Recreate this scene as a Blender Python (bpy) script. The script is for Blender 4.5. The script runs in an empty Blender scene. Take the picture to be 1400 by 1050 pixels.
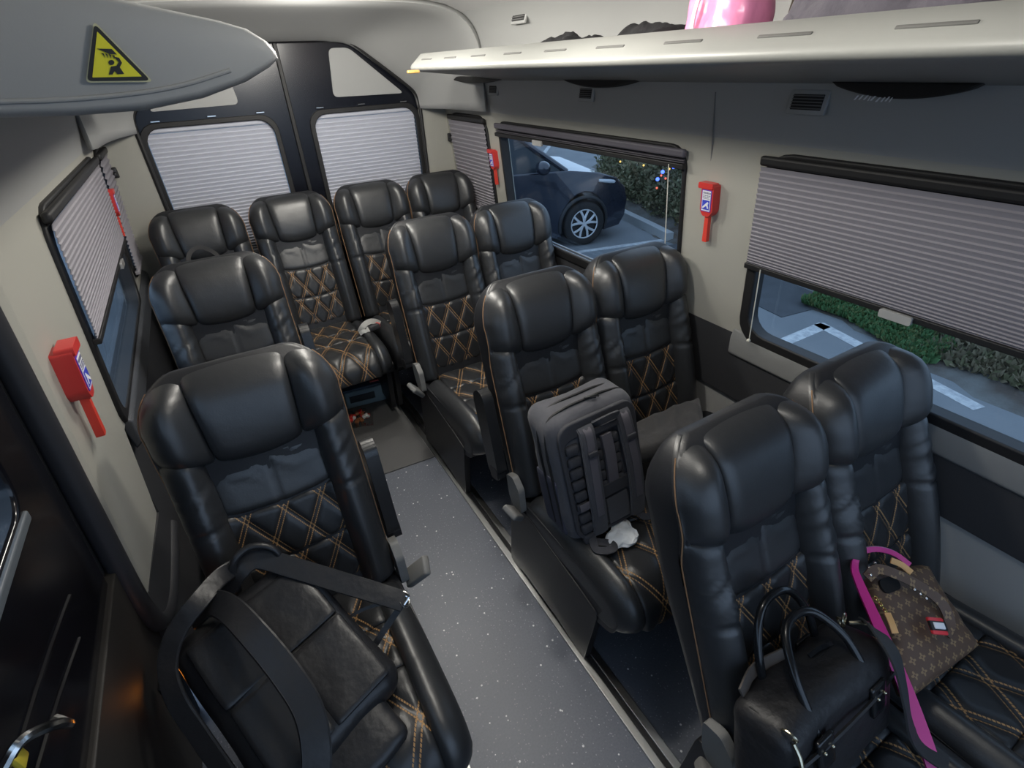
import bpy, bmesh, math, random
from mathutils import Vector, Matrix, noise
from math import sin, cos, pi, sqrt, radians, tan, atan2
random.seed(7)
SC = bpy.context.scene
COL = SC.collection
# ------------------------------------------------------------------ camera
CAM = Vector((0.0, 0.0, 1.75))
FPX = 690.0
_R = Matrix(((0.86235511, 0.30415731, -0.40476165), (-0.50450736, 0.44892604, -0.73752135), (-0.04261447, 0.84021053, 0.54058326)))
cd = bpy.data.cameras.new('camera'); cam = bpy.data.objects.new('camera', cd); COL.objects.link(cam)
cam.matrix_world = Matrix.Translation(CAM) @ _R.to_4x4()
cd.sensor_width = 36.0; cd.lens = FPX * 36.0 / 1400.0; cd.clip_start = 0.02; cd.clip_end = 200
SC.camera = cam
def ray(px, py):
    return _R @ Vector((px - 700.0, -(py - 525.0), -FPX))
def at(px, py, x=None, y=None, z=None):
    r = ray(px, py)
    if z is not None: k = (z - CAM.z) / r.z
    elif y is not None: k = (y - CAM.y) / r.y
    else: k = (x - CAM.x) / r.x
    return CAM + r * k
# ------------------------------------------------------------------ materials
MATS = {}
def mat(name, col, rough=0.5, metal=0.0, bump=None, coat=0.0, spec=0.5, emit=None, var=None, sheen=0.0):
    if name in MATS: return MATS[name]
    m = bpy.data.materials.new(name); m.use_nodes = True
    nt = m.node_tree; b = nt.nodes['Principled BSDF']
    b.inputs['Base Color'].default_value = (*col, 1); b.inputs['Roughness'].default_value = rough
    b.inputs['Metallic'].default_value = metal; b.inputs['Specular IOR Level'].default_value = spec
    b.inputs['Coat Weight'].default_value = coat; b.inputs['Sheen Weight'].default_value = sheen
    if emit: b.inputs['Emission Color'].default_value = (*emit[0], 1); b.inputs['Emission Strength'].default_value = emit[1]
    if bump or var:
        tc = nt.nodes.new('ShaderNodeTexCoord')
    if bump:
        prev = None
        for sc_, st in bump:
            n = nt.nodes.new('ShaderNodeTexNoise'); n.inputs['Scale'].default_value = sc_; n.inputs['Detail'].default_value = 3
            nt.links.new(tc.outputs['Object'], n.inputs['Vector'])
            bp = nt.nodes.new('ShaderNodeBump'); bp.inputs['Strength'].default_value = st; bp.inputs['Distance'].default_value = 0.6 / sc_
            nt.links.new(n.outputs['Fac'], bp.inputs['Height'])
            if prev: nt.links.new(prev.outputs['Normal'], bp.inputs['Normal'])
            prev = bp
        nt.links.new(prev.outputs['Normal'], b.inputs['Normal'])
    if var:
        sc_, c2 = var
        n = nt.nodes.new('ShaderNodeTexNoise'); n.inputs['Scale'].default_value = sc_; n.inputs['Detail'].default_value = 5
        nt.links.new(tc.outputs['Object'], n.inputs['Vector'])
        mx = nt.nodes.new('ShaderNodeMix'); mx.data_type = 'RGBA'
        rp = nt.nodes.new('ShaderNodeMapRange'); rp.inputs[1].default_value = 0.35; rp.inputs[2].default_value = 0.65
        nt.links.new(n.outputs['Fac'], rp.inputs[0]); nt.links.new(rp.outputs[0], mx.inputs[0])
        mx.inputs[6].default_value = (*col, 1); mx.inputs[7].default_value = (*c2, 1)
        nt.links.new(mx.outputs[2], b.inputs['Base Color'])
    MATS[name] = m; return m
def mnode(nt, op, a, b=None, c=None):
    n = nt.nodes.new('ShaderNodeMath'); n.operation = op
    for i, v in enumerate((a, b, c)):
        if v is None: continue
        if isinstance(v, (int, float)): n.inputs[i].default_value = v
        else: nt.links.new(v, n.inputs[i])
    return n.outputs[0]
DW, DH = 0.092, 0.165
def quilt_mat(name):
    m = mat(name, (0.022, 0.023, 0.025), 0.36, bump=[(260, 0.12)])
    nt = m.node_tree; b = nt.nodes['Principled BSDF']
    uv = nt.nodes.new('ShaderNodeUVMap'); sp = nt.nodes.new('ShaderNodeSeparateXYZ'); nt.links.new(uv.outputs[0], sp.inputs[0])
    su = mnode(nt, 'DIVIDE', sp.outputs[0], DW); tv = mnode(nt, 'DIVIDE', sp.outputs[1], DH)
    norm = 1.0 / sqrt(1 / DW ** 2 + 1 / DH ** 2)
    tot = None
    for op, oth in (('ADD', 'SUBTRACT'), ('SUBTRACT', 'ADD')):
        u = mnode(nt, op, su, tv); w = mnode(nt, oth, su, tv)
        fr = mnode(nt, 'SUBTRACT', mnode(nt, 'FRACT', mnode(nt, 'ADD', u, 0.5)), 0.5)
        d = mnode(nt, 'MULTIPLY', mnode(nt, 'ABSOLUTE', fr), norm)
        line = mnode(nt, 'LESS_THAN', mnode(nt, 'ABSOLUTE', mnode(nt, 'SUBTRACT', d, 0.0050)), 0.0013)
        dash = mnode(nt, 'LESS_THAN', mnode(nt, 'FRACT', mnode(nt, 'MULTIPLY', w, 16.0)), 0.74)
        l = mnode(nt, 'MULTIPLY', line, dash)
        tot = l if tot is None else mnode(nt, 'MAXIMUM', tot, l)
    mx = nt.nodes.new('ShaderNodeMix'); mx.data_type = 'RGBA'; nt.links.new(tot, mx.inputs[0])
    mx.inputs[6].default_value = (0.022, 0.023, 0.025, 1); mx.inputs[7].default_value = (0.40, 0.225, 0.09, 1)
    nt.links.new(mx.outputs[2], b.inputs['Base Color'])
    nt.links.new(mnode(nt, 'ADD', mnode(nt, 'MULTIPLY', tot, 0.4), 0.36), b.inputs['Roughness'])
    return m
LEATHER = mat('black_leather', (0.024, 0.0255, 0.028), 0.40, bump=[(10, 0.04), (240, 0.10)], spec=0.8)
LEATHER_SIDE = mat('side_leather', (0.016, 0.017, 0.020), 0.45, bump=[(240, 0.12)])
QUILT = quilt_mat('quilted_leather')
THREAD = mat('tan_thread', (0.25, 0.14, 0.07), 0.7)
PLASTIC = mat('black_plastic', (0.012, 0.012, 0.014), 0.42, bump=[(300, 0.1)])
GREYP = mat('grey_plastic', (0.17, 0.17, 0.165), 0.6, bump=[(350, 0.2)])
ARMP = mat('armrest_vinyl', (0.016, 0.017, 0.019), 0.28, bump=[(200, 0.1)])
CHROME = mat('polished_metal', (0.7, 0.7, 0.68), 0.18, 1.0)
ALU = mat('aluminium', (0.62, 0.63, 0.62), 0.32, 1.0, bump=[(60, 0.05)])
SLOT = mat('rail_slot', (0.01, 0.01, 0.012), 0.6)
LINER = mat('light_grey_liner', (0.37, 0.375, 0.37), 0.62, bump=[(350, 0.10)])
PILLAR = mat('beige_grey_pillar', (0.37, 0.365, 0.325), 0.6, bump=[(300, 0.08)])
CEIL = mat('ceiling_fabric', (0.45, 0.45, 0.445), 0.8, bump=[(250, 0.1)])
SHELFM = mat('shelf_moulding', (0.29, 0.295, 0.28), 0.42, bump=[(300, 0.04)])
CHAR = mat('charcoal_trim', (0.035, 0.036, 0.040), 0.6, bump=[(350, 0.15)])
DOORM = mat('black_gloss_door', (0.006, 0.007, 0.012), 0.24)
BINM = mat('grey_bin_moulding', (0.36, 0.37, 0.37), 0.5, bump=[(300, 0.04)])
RUBBER = mat('black_rubber', (0.012, 0.012, 0.013), 0.55)
BLINDM = mat('pleated_blind', (0.27, 0.26, 0.29), 0.75)
BLINDR = mat('pale_pleated_blind', (0.56, 0.58, 0.66), 0.7)
RED = mat('red_plastic', (0.62, 0.045, 0.04), 0.35)
WHITE = mat('white_print', (0.82, 0.83, 0.85), 0.5)
BLUE = mat('blue_print', (0.05, 0.07, 0.55), 0.45)
BLACKP = mat('black_print', (0.02, 0.02, 0.02), 0.5)
YELLOW = mat('yellow_print', (0.80, 0.76, 0.03), 0.45)
CORD = mat('cream_cord', (0.75, 0.72, 0.62), 0.7)
def glass_mat(name, tint, refl=1.45):
    m = bpy.data.materials.new(name); m.use_nodes = True; nt = m.node_tree; nt.nodes.clear()
    o = nt.nodes.new('ShaderNodeOutputMaterial'); t = nt.nodes.new('ShaderNodeBsdfTransparent'); g = nt.nodes.new('ShaderNodeBsdfGlossy')
    t.inputs[0].default_value = (*tint, 1); g.inputs['Roughness'].default_value = 0.02
    lw = nt.nodes.new('ShaderNodeLayerWeight'); lw.inputs[0].default_value = 0.5
    f = nt.nodes.new('ShaderNodeMath'); f.operation = 'MULTIPLY_ADD'; f.inputs[1].default_value = 0.75; f.inputs[2].default_value = 0.04
    pw = nt.nodes.new('ShaderNodeMath'); pw.operation = 'POWER'; pw.inputs[1].default_value = 4.5; nt.links.new(lw.outputs['Facing'], pw.inputs[0]); nt.links.new(pw.outputs[0], f.inputs[0])
    x = nt.nodes.new('ShaderNodeMixShader'); nt.links.new(f.outputs[0], x.inputs[0]); nt.links.new(t.outputs[0], x.inputs[1]); nt.links.new(g.outputs[0], x.inputs[2]); nt.links.new(x.outputs[0], o.inputs[0])
    MATS[name] = m; return m
GLASS = glass_mat('tinted_window_glass', (0.86, 0.90, 0.92))
# ------------------------------------------------------------------ object helpers
def props(o, label=None, cat=None, group=None, kind=None):
    if label: o['label'] = label
    if cat: o['category'] = cat
    if group: o['group'] = group
    if kind: o['kind'] = kind
    return o
def empty(name, loc=(0, 0, 0), rz=0.0, label=None, cat=None, group=None, kind=None):
    o = bpy.data.objects.new(name, None); COL.objects.link(o); o.location = loc; o.rotation_euler = (0, 0, rz)
    o.empty_display_size = 0.05
    return props(o, label, cat, group, kind)
def obj(name, bm, m, parent=None, smooth=True, label=None, cat=None, group=None, kind=None, sub=0, bev=0.0, autos=40):
    me = bpy.data.meshes.new(name)
    bmesh.ops.recalc_face_normals(bm, faces=bm.faces[:])
    bm.to_mesh(me); bm.free()
    for mm in (m if isinstance(m, (list, tuple)) else [m]): me.materials.append(mm)
    o = bpy.data.objects.new(name, me); COL.objects.link(o)
    if smooth:
        me.polygons.foreach_set('use_smooth', [True] * len(me.polygons))
        me.set_sharp_from_angle(angle=radians(autos))
    if bev:
        md = o.modifiers.new('bevel', 'BEVEL'); md.width = bev; md.segments = 3; md.limit_method = 'ANGLE'; md.angle_limit = radians(35)
        md.harden_normals = False
    if sub:
        md = o.modifiers.new('subdivision', 'SUBSURF'); md.levels = sub; md.render_levels = sub
    if parent: o.parent = parent
    return props(o, label, cat, group, kind)
def copy_tree(o, parent=None):
    c = o.copy(); COL.objects.link(c); c.parent = parent
    for ch in o.children: copy_tree(ch, c)
    return c
def NB(): return bmesh.new()
def add_box(bm, c, s, M=None):
    vs = []
    for z in (-.5, .5):
        for x, y in ((-.5, -.5), (.5, -.5), (.5, .5), (-.5, .5)):
            p = Vector((c[0] + x * s[0], c[1] + y * s[1], c[2] + z * s[2]))
            vs.append(bm.verts.new(M @ p if M else p))
    for f in ((3, 2, 1, 0), (4, 5, 6, 7), (0, 1, 5, 4), (1, 2, 6, 5), (2, 3, 7, 6), (3, 0, 4, 7)): bm.faces.new([vs[i] for i in f])
    return vs
def rbox(c, s, r=0.01, seg=3, M=None):
    bm = NB(); add_box(bm, c, s)
    bmesh.ops.bevel(bm, geom=bm.edges[:] , offset=min(r, min(s) * 0.49), segments=seg, profile=0.5, affect='EDGES')
    if M: bm.transform(M)
    return bm
def add_tube(bm, pts, r, n=10, closed=False, cap=True):
    pts = [Vector(p) for p in pts]; N = len(pts)
    rr = r if isinstance(r, (list, tuple)) else [r] * N
    rings = []; up = None
    for i, p in enumerate(pts):
        a = pts[i - 1] if (i > 0 or closed) else p; b = pts[(i + 1) % N] if (i < N - 1 or closed) else p
        d = (b - a).normalized()
        if up is None:
            up = Vector((0, 0, 1)) if abs(d.z) < 0.9 else Vector((1, 0, 0))
        u = (up - d * up.dot(d))
        if u.length < 1e-6: u = Vector((1, 0, 0)) - d * d.x
        u.normalize(); up = u; v = d.cross(u)
        rings.append([bm.verts.new(p + (u * cos(2 * pi * k / n) + v * sin(2 * pi * k / n)) * rr[i]) for k in range(n)])
    m = N if closed else N - 1
    for i in range(m):
        A, B = rings[i], rings[(i + 1) % N]
        for k in range(n): bm.faces.new((A[k], A[(k + 1) % n], B[(k + 1) % n], B[k]))
    if cap and not closed:
        bm.faces.new(rings[0][::-1]); bm.faces.new(rings[-1])
def tube(pts, r, n=10, closed=False):
    bm = NB(); add_tube(bm, pts, r, n, closed); return bm
def smooth_path(pts, k=6, closed=False):
    pts = [Vector(p) for p in pts]; n = len(pts); out = []
    rng = n if closed else n - 1
    for i in range(rng):
        p1, p2 = pts[i], pts[(i + 1) % n]
        p0 = pts[i - 1] if (i > 0 or closed) else p1 * 2 - p2
        p3 = pts[(i + 2) % n] if (i + 2 < n or closed) else p2 * 2 - p1
        for j in range(k):
            t = j / k
            out.append(0.5 * ((2 * p1) + (p2 - p0) * t + (2 * p0 - 5 * p1 + 4 * p2 - p3) * t * t + (3 * p1 - p0 - 3 * p2 + p3) * t ** 3))
    if not closed: out.append(pts[-1].copy())
    return out
def add_ribbon(bm, pts, width, thick, normals, crown=0.0):
    """flat strap of real thickness along pts; normals give its face direction"""
    N = len(pts); rings = []
    for i, p in enumerate(pts):
        a = pts[max(i - 1, 0)]; b = pts[min(i + 1, N - 1)]; d = (b - a).normalized()
        nn = normals[i] if isinstance(normals, list) else normals
        nn = (nn - d * nn.dot(d)).normalized(); s = d.cross(nn)
        w = width[i] if isinstance(width, list) else width
        prof = [(-.5, -.5), (.5, -.5), (.5, .5), (0.0, .5), (-.5, .5)]
        ring = []
        for u, v in prof:
            q = p + s * (u * w) + nn * (v * thick)
            if u == 0.0: q = q + nn * crown
            ring.append(bm.verts.new(q))
        rings.append(ring)
    for i in range(N - 1):
        A, B = rings[i], rings[i + 1]
        for k in range(5): bm.faces.new((A[k], A[(k + 1) % 5], B[(k + 1) % 5], B[k]))
    bm.faces.new(rings[0][::-1]); bm.faces.new(rings[-1])
def rr(a0, b0, a1, b1, r, n=5):
    out = []
    for cx, cy, s in ((a1 - r, b1 - r, 0), (a0 + r, b1 - r, 1), (a0 + r, b0 + r, 2), (a1 - r, b0 + r, 3)):
        for i in range(n + 1):
            t = (s + i / n) * pi / 2; out.append((cx + r * cos(t), cy + r * sin(t)))
    return out
def rpoly(pts, r, n=5):
    """round the corners of a polygon"""
    out = []; N = len(pts)
    for i in range(N):
        p = Vector(pts[i]).to_2d(); a = Vector(pts[i - 1]).to_2d(); b = Vector(pts[(i + 1) % N]).to_2d()
        ri = r[i] if isinstance(r, (list, tuple)) else r
        if ri <= 0: out.append((p.x, p.y)); continue
        ra = min(ri, (a - p).length * .49); rb = min(ri, (b - p).length * .49)
        A = p + (a - p).normalized() * ra; B = p + (b - p).normalized() * rb
        for k in range(n + 1):
            t = k / n; q = A * (1 - t) ** 2 + p * 2 * t * (1 - t) + B * t * t; out.append((q.x, q.y))
    return out
def add_panel(bm, outer, holes, fmap, th):
    """flat or curved sheet with holes: fmap(a,b,d) gives the point at depth d"""
    b2 = bmesh.new(); loops = []
    for lp in [outer] + list(holes):
        vs = [b2.verts.new((p[0], p[1], 0)) for p in lp]
        for i in range(len(vs)): b2.edges.new((vs[i], vs[(i + 1) % len(vs)]))
        loops.append(vs)
    bmesh.ops.triangle_fill(b2, use_beauty=True, use_dissolve=False, edges=b2.edges[:], normal=(0, 0, 1))
    b2.verts.index_update()
    F = {}; B = {}
    for v in b2.verts:
        F[v.index] = bm.verts.new(fmap(v.co.x, v.co.y, 0.0)); B[v.index] = bm.verts.new(fmap(v.co.x, v.co.y, th))
    for f in b2.faces:
        ids = [v.index for v in f.verts]
        bm.faces.new([F[i] for i in ids]); bm.faces.new([B[i] for i in reversed(ids)])
    for e in b2.edges:
        if len(e.link_faces) == 1:
            i, j = e.verts[0].index, e.verts[1].index
            bm.faces.new((F[i], F[j], B[j], B[i]))
    b2.free()
def panel(outer, holes, fmap, th):
    bm = NB(); add_panel(bm, outer, holes, fmap, th); return bm
def add_extrude_y(bm, prof, y0, y1):
    A = [bm.verts.new((x, y0, z)) for x, z in prof]; B = [bm.verts.new((x, y1, z)) for x, z in prof]
    n = len(prof)
    for i in range(n): bm.faces.new((A[i], A[(i + 1) % n], B[(i + 1) % n], B[i]))
    bm.faces.new(A[::-1]); bm.faces.new(B)
def sstep(x):
    x = max(0.0, min(1.0, x)); return x * x * (3 - 2 * x)
def cosp(n): return [0.5 - 0.5 * cos(pi * i / n) for i in range(n + 1)]
def linp(n):
    return [0.0, 0.25 / n, 0.6 / n] + [i / n for i in range(1, n)] + [1 - 0.6 / n, 1 - 0.25 / n, 1.0]
def add_pillow(bm, A, B, smap, nf, sides, skirt, P, uv=False, floor=None):
    """padded patch: smap(a,b)->(s,t); nf = height; sides = ((r,h) for a0,a1,b0,b1) edge roundings; P(s,t,n)->point"""
    na, nb = len(A), len(B)
    ul = bm.loops.layers.uv.verify() if uv else None
    grid = []; st = {}
    def dist(p, q): return math.hypot(p[0] - q[0], p[1] - q[1])
    for a in A:
        row = []
        for b in B:
            s, t = smap(a, b)
            w = dist(smap(0, b), smap(1, b)); l = dist(smap(a, 0), smap(a, 1))
            drop = 0.0
            for d, (r, h) in zip((a * w, (1 - a) * w, b * l, (1 - b) * l), sides):
                if h and d < r:
                    u = 1 - d / r; drop += h * (1 - sqrt(max(0.0, 1 - u * u)))
            n = nf(s, t) - drop
            if floor: n = max(n, floor(s, t))
            v = bm.verts.new(P(s, t, n)); st[v] = (s, t, n); row.append(v)
        grid.append(row)
    fs = []
    for i in range(na - 1):
        for j in range(nb - 1):
            fs.append(bm.faces.new((grid[i][j], grid[i + 1][j], grid[i + 1][j + 1], grid[i][j + 1])))
    if uv:
        for f in fs:
            for lp in f.loops: lp[ul].uv = (st[lp.vert][0] * float(uv), st[lp.vert][1] * float(uv))
    ring = [grid[i][0] for i in range(na)] + [grid[-1][j] for j in range(1, nb)] + [grid[i][-1] for i in range(na - 2, -1, -1)] + [grid[0][j] for j in range(nb - 2, 0, -1)]
    low = []
    for v in ring:
        s, t, n = st[v]; low.append(bm.verts.new(P(s, t, n - skirt)))
    k = len(ring)
    for i in range(k):
        f = bm.faces.new((ring[i], ring[(i + 1) % k], low[(i + 1) % k], low[i]))
        if uv:
            for lp in f.loops: lp[ul].uv = (0.02, 0.02 * DH)
    bm.faces.new(low[::-1])
# ------------------------------------------------------------------ seats
TH = radians(17.0); HZ = 0.43; HT = 0.76; WB = 0.215
def BP(s, t, n):
    return Vector((s, t * sin(TH) - n * cos(TH), HZ + t * cos(TH) + n * sin(TH)))
def wback(t):
    if t < 0.62:
        return 0.213
    u = min(1.0, (t - 0.62) / 0.14); return 0.105 + 0.11 * sqrt(max(0.0, 1 - u * u))
def ttop(s):
    u = max(0.0, (abs(s) - 0.105) / 0.11); return HT - 0.125 * (1 - sqrt(max(0.0, 1 - min(1, u) ** 2))) - 0.010 * (s / 0.2) ** 2
def tlow(s): return 0.497 + 0.045 * min(1.3, abs(s) / 0.2) ** 2
def ruck(s, t, amp, lo, hi, seed):
    m = sstep((t - lo) / 0.05) * sstep((hi - t) / 0.03)
    return amp * m * (noise.noise(Vector((s * 9 + seed, t * 62 + 3 * sin(s * 20), seed))))
def nf_body(s, t):
    return 0.035 * sstep((abs(s) - 0.105) / 0.06) + 0.012 * sin(pi * min(1, t / 0.5))
def nf_head(s, t):
    u = (t - 0.50) / 0.26
    return 0.030 + 0.016 * sin(pi * max(0, min(1, u))) + 0.028 * sstep((abs(s) - 0.10) / 0.07)
def quilt(s, t):
    a = abs(sin(pi * (s / DW + t / DH))); b = abs(sin(pi * (s / DW - t / DH)))
    return 0.0085 * (min(1, a * 1.6) * min(1, b * 1.6)) ** 0.5
def nfront(t):
    if t > 0.62: return -0.034 + 0.058 * sqrt(max(0.0, 1 - min(1, (t - 0.62) / 0.14) ** 2))
    return 0.004 + 0.020 * sstep((t - 0.48) / 0.1)
def nback(t):
    k = 0.075 + 0.04 * sstep(t / 0.45)
    if t > 0.60: k = 0.036 + 0.079 * sqrt(max(0.0, 1 - min(1, (t - 0.60) / 0.16) ** 2))
    return k
SEAM = (0.018, 0.012); QC = 0.72
def build_seat(side, arm=True):
    """side: -1 aisle on -x, +1 aisle on +x, 0 no aisle fittings"""
    root = empty('passenger_seat')
    # shell (rear and flanks of the backrest)
    bm = NB(); rings = []
    ts = [0.0, 0.01, 0.06, 0.14, 0.24, 0.34, 0.44, 0.52, 0.58, 0.62, 0.65, 0.68, 0.70, 0.715, 0.728, 0.738, 0.746, 0.752, 0.757]
    for t in ts:
        w = wback(t) - (0.006 if t in (0.0,) else 0)
        nfr, nb = nfront(t), nback(t)
        c = min(0.045, w * 0.5, (nfr + nb) * 0.45); ring = []
        for x, y in rr(-w, -nb, w, nfr, 0.0001, 1): pass
        prof = []
        for k in range(5):
            q = k / 4 * pi / 2; prof.append((w - c + c * cos(-pi / 2 + q), -nb + c + c * sin(-pi / 2 + q)))
        f = min(0.012, (nfr + nb) * 0.3)
        for k in range(4):
            q = k / 3 * pi / 2; prof.append((w - f + f * cos(q), nfr - f + f * sin(q)))
        prof = prof + [(-x, y) for x, y in reversed(prof)]
        rings.append([bm.verts.new(BP(x, t, n)) for x, n in prof])
    for A, B in zip(rings, rings[1:]):
        m = len(A)
        for k in range(m): bm.faces.new((A[k], A[(k + 1) % m], B[(k + 1) % m], B[k]))
    bm.faces.new(rings[0]); bm.faces.new(rings[-1])
    obj('backrest_shell', bm, LEATHER_SIDE, root, autos=60)
    # headrest: middle pad and two wings
    hw = lambda t: 0.113 - 0.014 * (0.76 - t) / 0.24
    bm = NB()
    def sm(a, b):
        s0 = (2 * a - 1); t0 = tlow(s0 * 0.115); t1 = HT - 0.002 - 0.004 * s0 * s0; t = t0 + (t1 - t0) * b
        return s0 * hw(t), t
    add_pillow(bm, cosp(16), cosp(20), sm, nf_head, ((0.03, 0.016), (0.03, 0.016), (0.045, 0.030), (0.085, 0.075)), 0.02, BP, floor=lambda s, t: nfront(t) - 0.006)
    obj('headrest_pad', bm, LEATHER, root, autos=75)
    for sg in (-1, 1):
        bm = NB()
        def sw(a, b):
            # a: inner seam -> outer edge
            sx = 0.113 + (0.217 - 0.113) * a
            t0 = tlow(sx); t = t0 + (0.7545 - t0) * b
            si = hw(t); so = wback(t) + 0.003
            return sg * (si + (so - si) * a), t
        add_pillow(bm, cosp(16), cosp(18), sw, nf_head, ((0.035, 0.022), (0.075, 0.072), (0.045, 0.030), (0.075, 0.100)), 0.012, BP, floor=lambda s, t: nfront(t) - 0.010)
        obj('headrest_wing', bm, LEATHER, root, autos=75)
    # plain upper panel
    bm = NB()
    def su(a, b):
        s = (2 * a - 1) * 0.128; t0 = 0.350 + 0.012 * (s / .128) ** 2; t1 = tlow(s) + 0.012; return s, t0 + (t1 - t0) * b
    def nu(s, t):
        c = 0.003 * math.exp(-(s / 0.004) ** 2)
        return nf_body(s, t) * 0.6 + 0.006 + ruck(s, t, 0.007, 0.42, 0.54, 2.0) - c
    add_pillow(bm, linp(28), cosp(18), su, nu, ((0.03, 0.016), (0.03, 0.016), (0.02, 0.012), (0.02, 0.012)), 0.02, BP)
    obj('upper_panel', bm, LEATHER, root, autos=75)
    # quilted panels
    for lo, hi in ((0.190, 0.350), (0.03, 0.190)):
        bm = NB()
        def sq(a, b):
            s = (2 * a - 1) * 0.136; c = 0.012 * (s / .136) ** 2; return s, lo + c + (hi - lo) * b
        add_pillow(bm, linp(44), linp(30), sq, lambda s, t: nf_body(s, t) * 0.5 - 0.002 + quilt(s, t), (SEAM, SEAM, SEAM, SEAM), 0.02, BP, uv=True)
        obj('quilted_panel', bm, QUILT, root, autos=80)
    for sg in (-1, 1):
        bm = NB()
        def sb(a, b):
            t0 = 0.0; t1 = tlow(0.17) + 0.02; t = t0 + (t1 - t0) * b; w = wback(t) + 0.003
            return sg * (0.124 + (w - 0.124) * a), t
        def nbol(s, t):
            cr = 0.008 * math.exp(-((t - 0.352) / 0.005) ** 2)
            return nf_body(s, t) + 0.020 + ruck(s, t, 0.010, 0.35, 0.51, 5.0 + sg) - cr
        add_pillow(bm, cosp(12), linp(56), sb, nbol, ((0.035, 0.030), (0.062, 0.062), (0.03, 0.02), (0.03, 0.02)), 0.012, BP, floor=lambda s, t: nfront(t) - 0.010)
        obj('side_bolster', bm, LEATHER, root, autos=75)
        pts = [BP(sg * (wback(t) + 0.0042), t, nfront(t) - 0.013) for t in [0.01 + 0.715 * i / 44 for i in range(45)]]
        obj('piping', tube(pts, 0.0016, 6), THREAD, root)
    # cushion
    def CP(s, p, n):
        L = 0.462; r = 0.098
        if p < L: y, z, ny, nz = -p, 0.425 + 0.03 * sstep(p / L), 0.0, 1.0
        else:
            q = min((p - L) / r, 1.35); y = -L - r * sin(q); z = 0.455 - r * (1 - cos(q)); ny, nz = -sin(q), cos(q)
            ex = max(0.0, (p - L) - r * 1.35); y -= ex * cos(1.35) ; z -= ex * sin(1.35)
        return Vector((s, y + ny * n, z + nz * n))
    for lo, hi in ((0.0, 0.17), (0.17, 0.32), (0.32, 0.635)):
        bm = NB()
        def sc_(a, b): return (2 * a - 1) * 0.142, lo + (hi - lo) * b
        add_pillow(bm, linp(40), linp(34), sc_, lambda s, t: 0.012 + 1.25 * quilt(s * QC, t * QC), (SEAM, SEAM, (0.02, 0.010), (0.02, 0.010)), 0.03, CP, uv=QC)
        obj('cushion_panel', bm, QUILT, root, autos=80)
    for sg in (-1, 1):
        bm = NB()
        def sb2(a, b): return sg * (0.138 + 0.078 * a), 0.03 + 0.60 * b
        add_pillow(bm, cosp(14), cosp(30), sb2, lambda s, t: 0.030 + 0.014 * sin(pi * t / .6), ((0.035, 0.028), (0.070, 0.072), (0.05, 0.03), (0.06, 0.04)), 0.05, CP)
        obj('cushion_bolster', bm, LEATHER, root, autos=75)
    bm = NB()
    prof = rpoly([(0.03, 0.42), (-0.46, 0.445), (-0.540, 0.39), (-0.520, 0.310), (-0.43, 0.275), (0.05, 0.29)], [0.02, 0.05, 0.03, 0.03, 0.02, 0.02], 4)
    add_panel(bm, prof, [], lambda a, b, d: Vector((-0.214 + d, a, b)), 0.428)
    obj('cushion_base', bm, LEATHER_SIDE, root, bev=0.012)
    # supports
    for sg in (-1, 1):
        bm = NB()
        pr = rpoly([(0.06, 0.40), (-0.36, 0.345), (-0.455, 0.325), (-0.405, 0.011), (-0.36, 0.011), (-0.25, 0.03), (0.0, 0.03), (0.03, 0.011), (0.09, 0.011)], [0.03, 0.02, 0.02, 0, 0, 0.03, 0.03, 0, 0.02], 4)
        x0 = sg * 0.205
        add_panel(bm, pr, [], lambda a, b, d: Vector((x0 - 0.014 + d, a, b)), 0.028)
        obj('base_plate', bm, PLASTIC, root, bev=0.004)
    for ty in (-0.30, 0.0): obj('cross_tube', tube([(-0.2, ty, 0.2), (0.2, ty, 0.2)], 0.018), PLASTIC, root)
    if side and arm:
        # folded-up armrest beside the backrest
        bm = NB()
        pr = rpoly([(0.09, -0.105), (0.09, -0.028), (0.40, -0.012), (0.425, -0.05), (0.40, -0.10)], [0.03, 0.03, 0.03, 0.03, 0.03], 5)
        x0 = side * 0.247
        add_panel(bm, pr, [], lambda a, b, d: BP(x0 - 0.019 + d, a, b), 0.038)
        a = obj('armrest', bm, ARMP, root, bev=0.011)
        bm = NB(); add_panel(bm, rpoly([(0.075, -0.09), (0.075, -0.035), (0.125, -0.032), (0.125, -0.088)], 0.012), [], lambda a_, b, d: BP(x0 - 0.021 + d, a_, b), 0.042)
        obj('armrest_hinge', bm, PLASTIC, a, bev=0.004)
    if side:
        # recliner bracket and lever
        x1 = side * 0.228
        bm = NB(); add_panel(bm, rpoly([(0.035, 0.43), (0.05, 0.52), (0.005, 0.535), (-0.035, 0.50), (-0.045, 0.40), (0.0, 0.385)], 0.012), [], lambda a_, b, d: Vector((x1 - 0.010 + d, a_, b)), 0.024)
        br = obj('recliner_bracket', bm, GREYP, root, bev=0.004, label='grey recliner bracket')
        M = Matrix.Translation((x1 + side * 0.040, -0.045, 0.425)) @ Matrix.Rotation(radians(35 * side), 4, 'Y') @ Matrix.Rotation(radians(25), 4, 'X')
        obj('recline_lever', rbox((0, 0, 0), (0.024, 0.062, 0.105), 0.008, 3, M), GREYP, root, label='grey recline lever')
    return root
PROTO = {s: build_seat(s) for s in (-1, 1, 0)}; PROTO[-2] = build_seat(-1, False)
USED = set()
def seat(side, x, y, z, label, group='black quilted passenger seats', rz=0.0):
    if side not in USED: o = PROTO[side]; USED.add(side)
    else: o = copy_tree(PROTO[side])
    o.location = (x, y, z); o.rotation_euler = (0, 0, rz)
    o.scale.x = 1.06 if x < 0 and y < 2.5 else 1.0
    return props(o, label, 'seat', group)
YR = (0.225, 1.135, 2.065)
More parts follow.
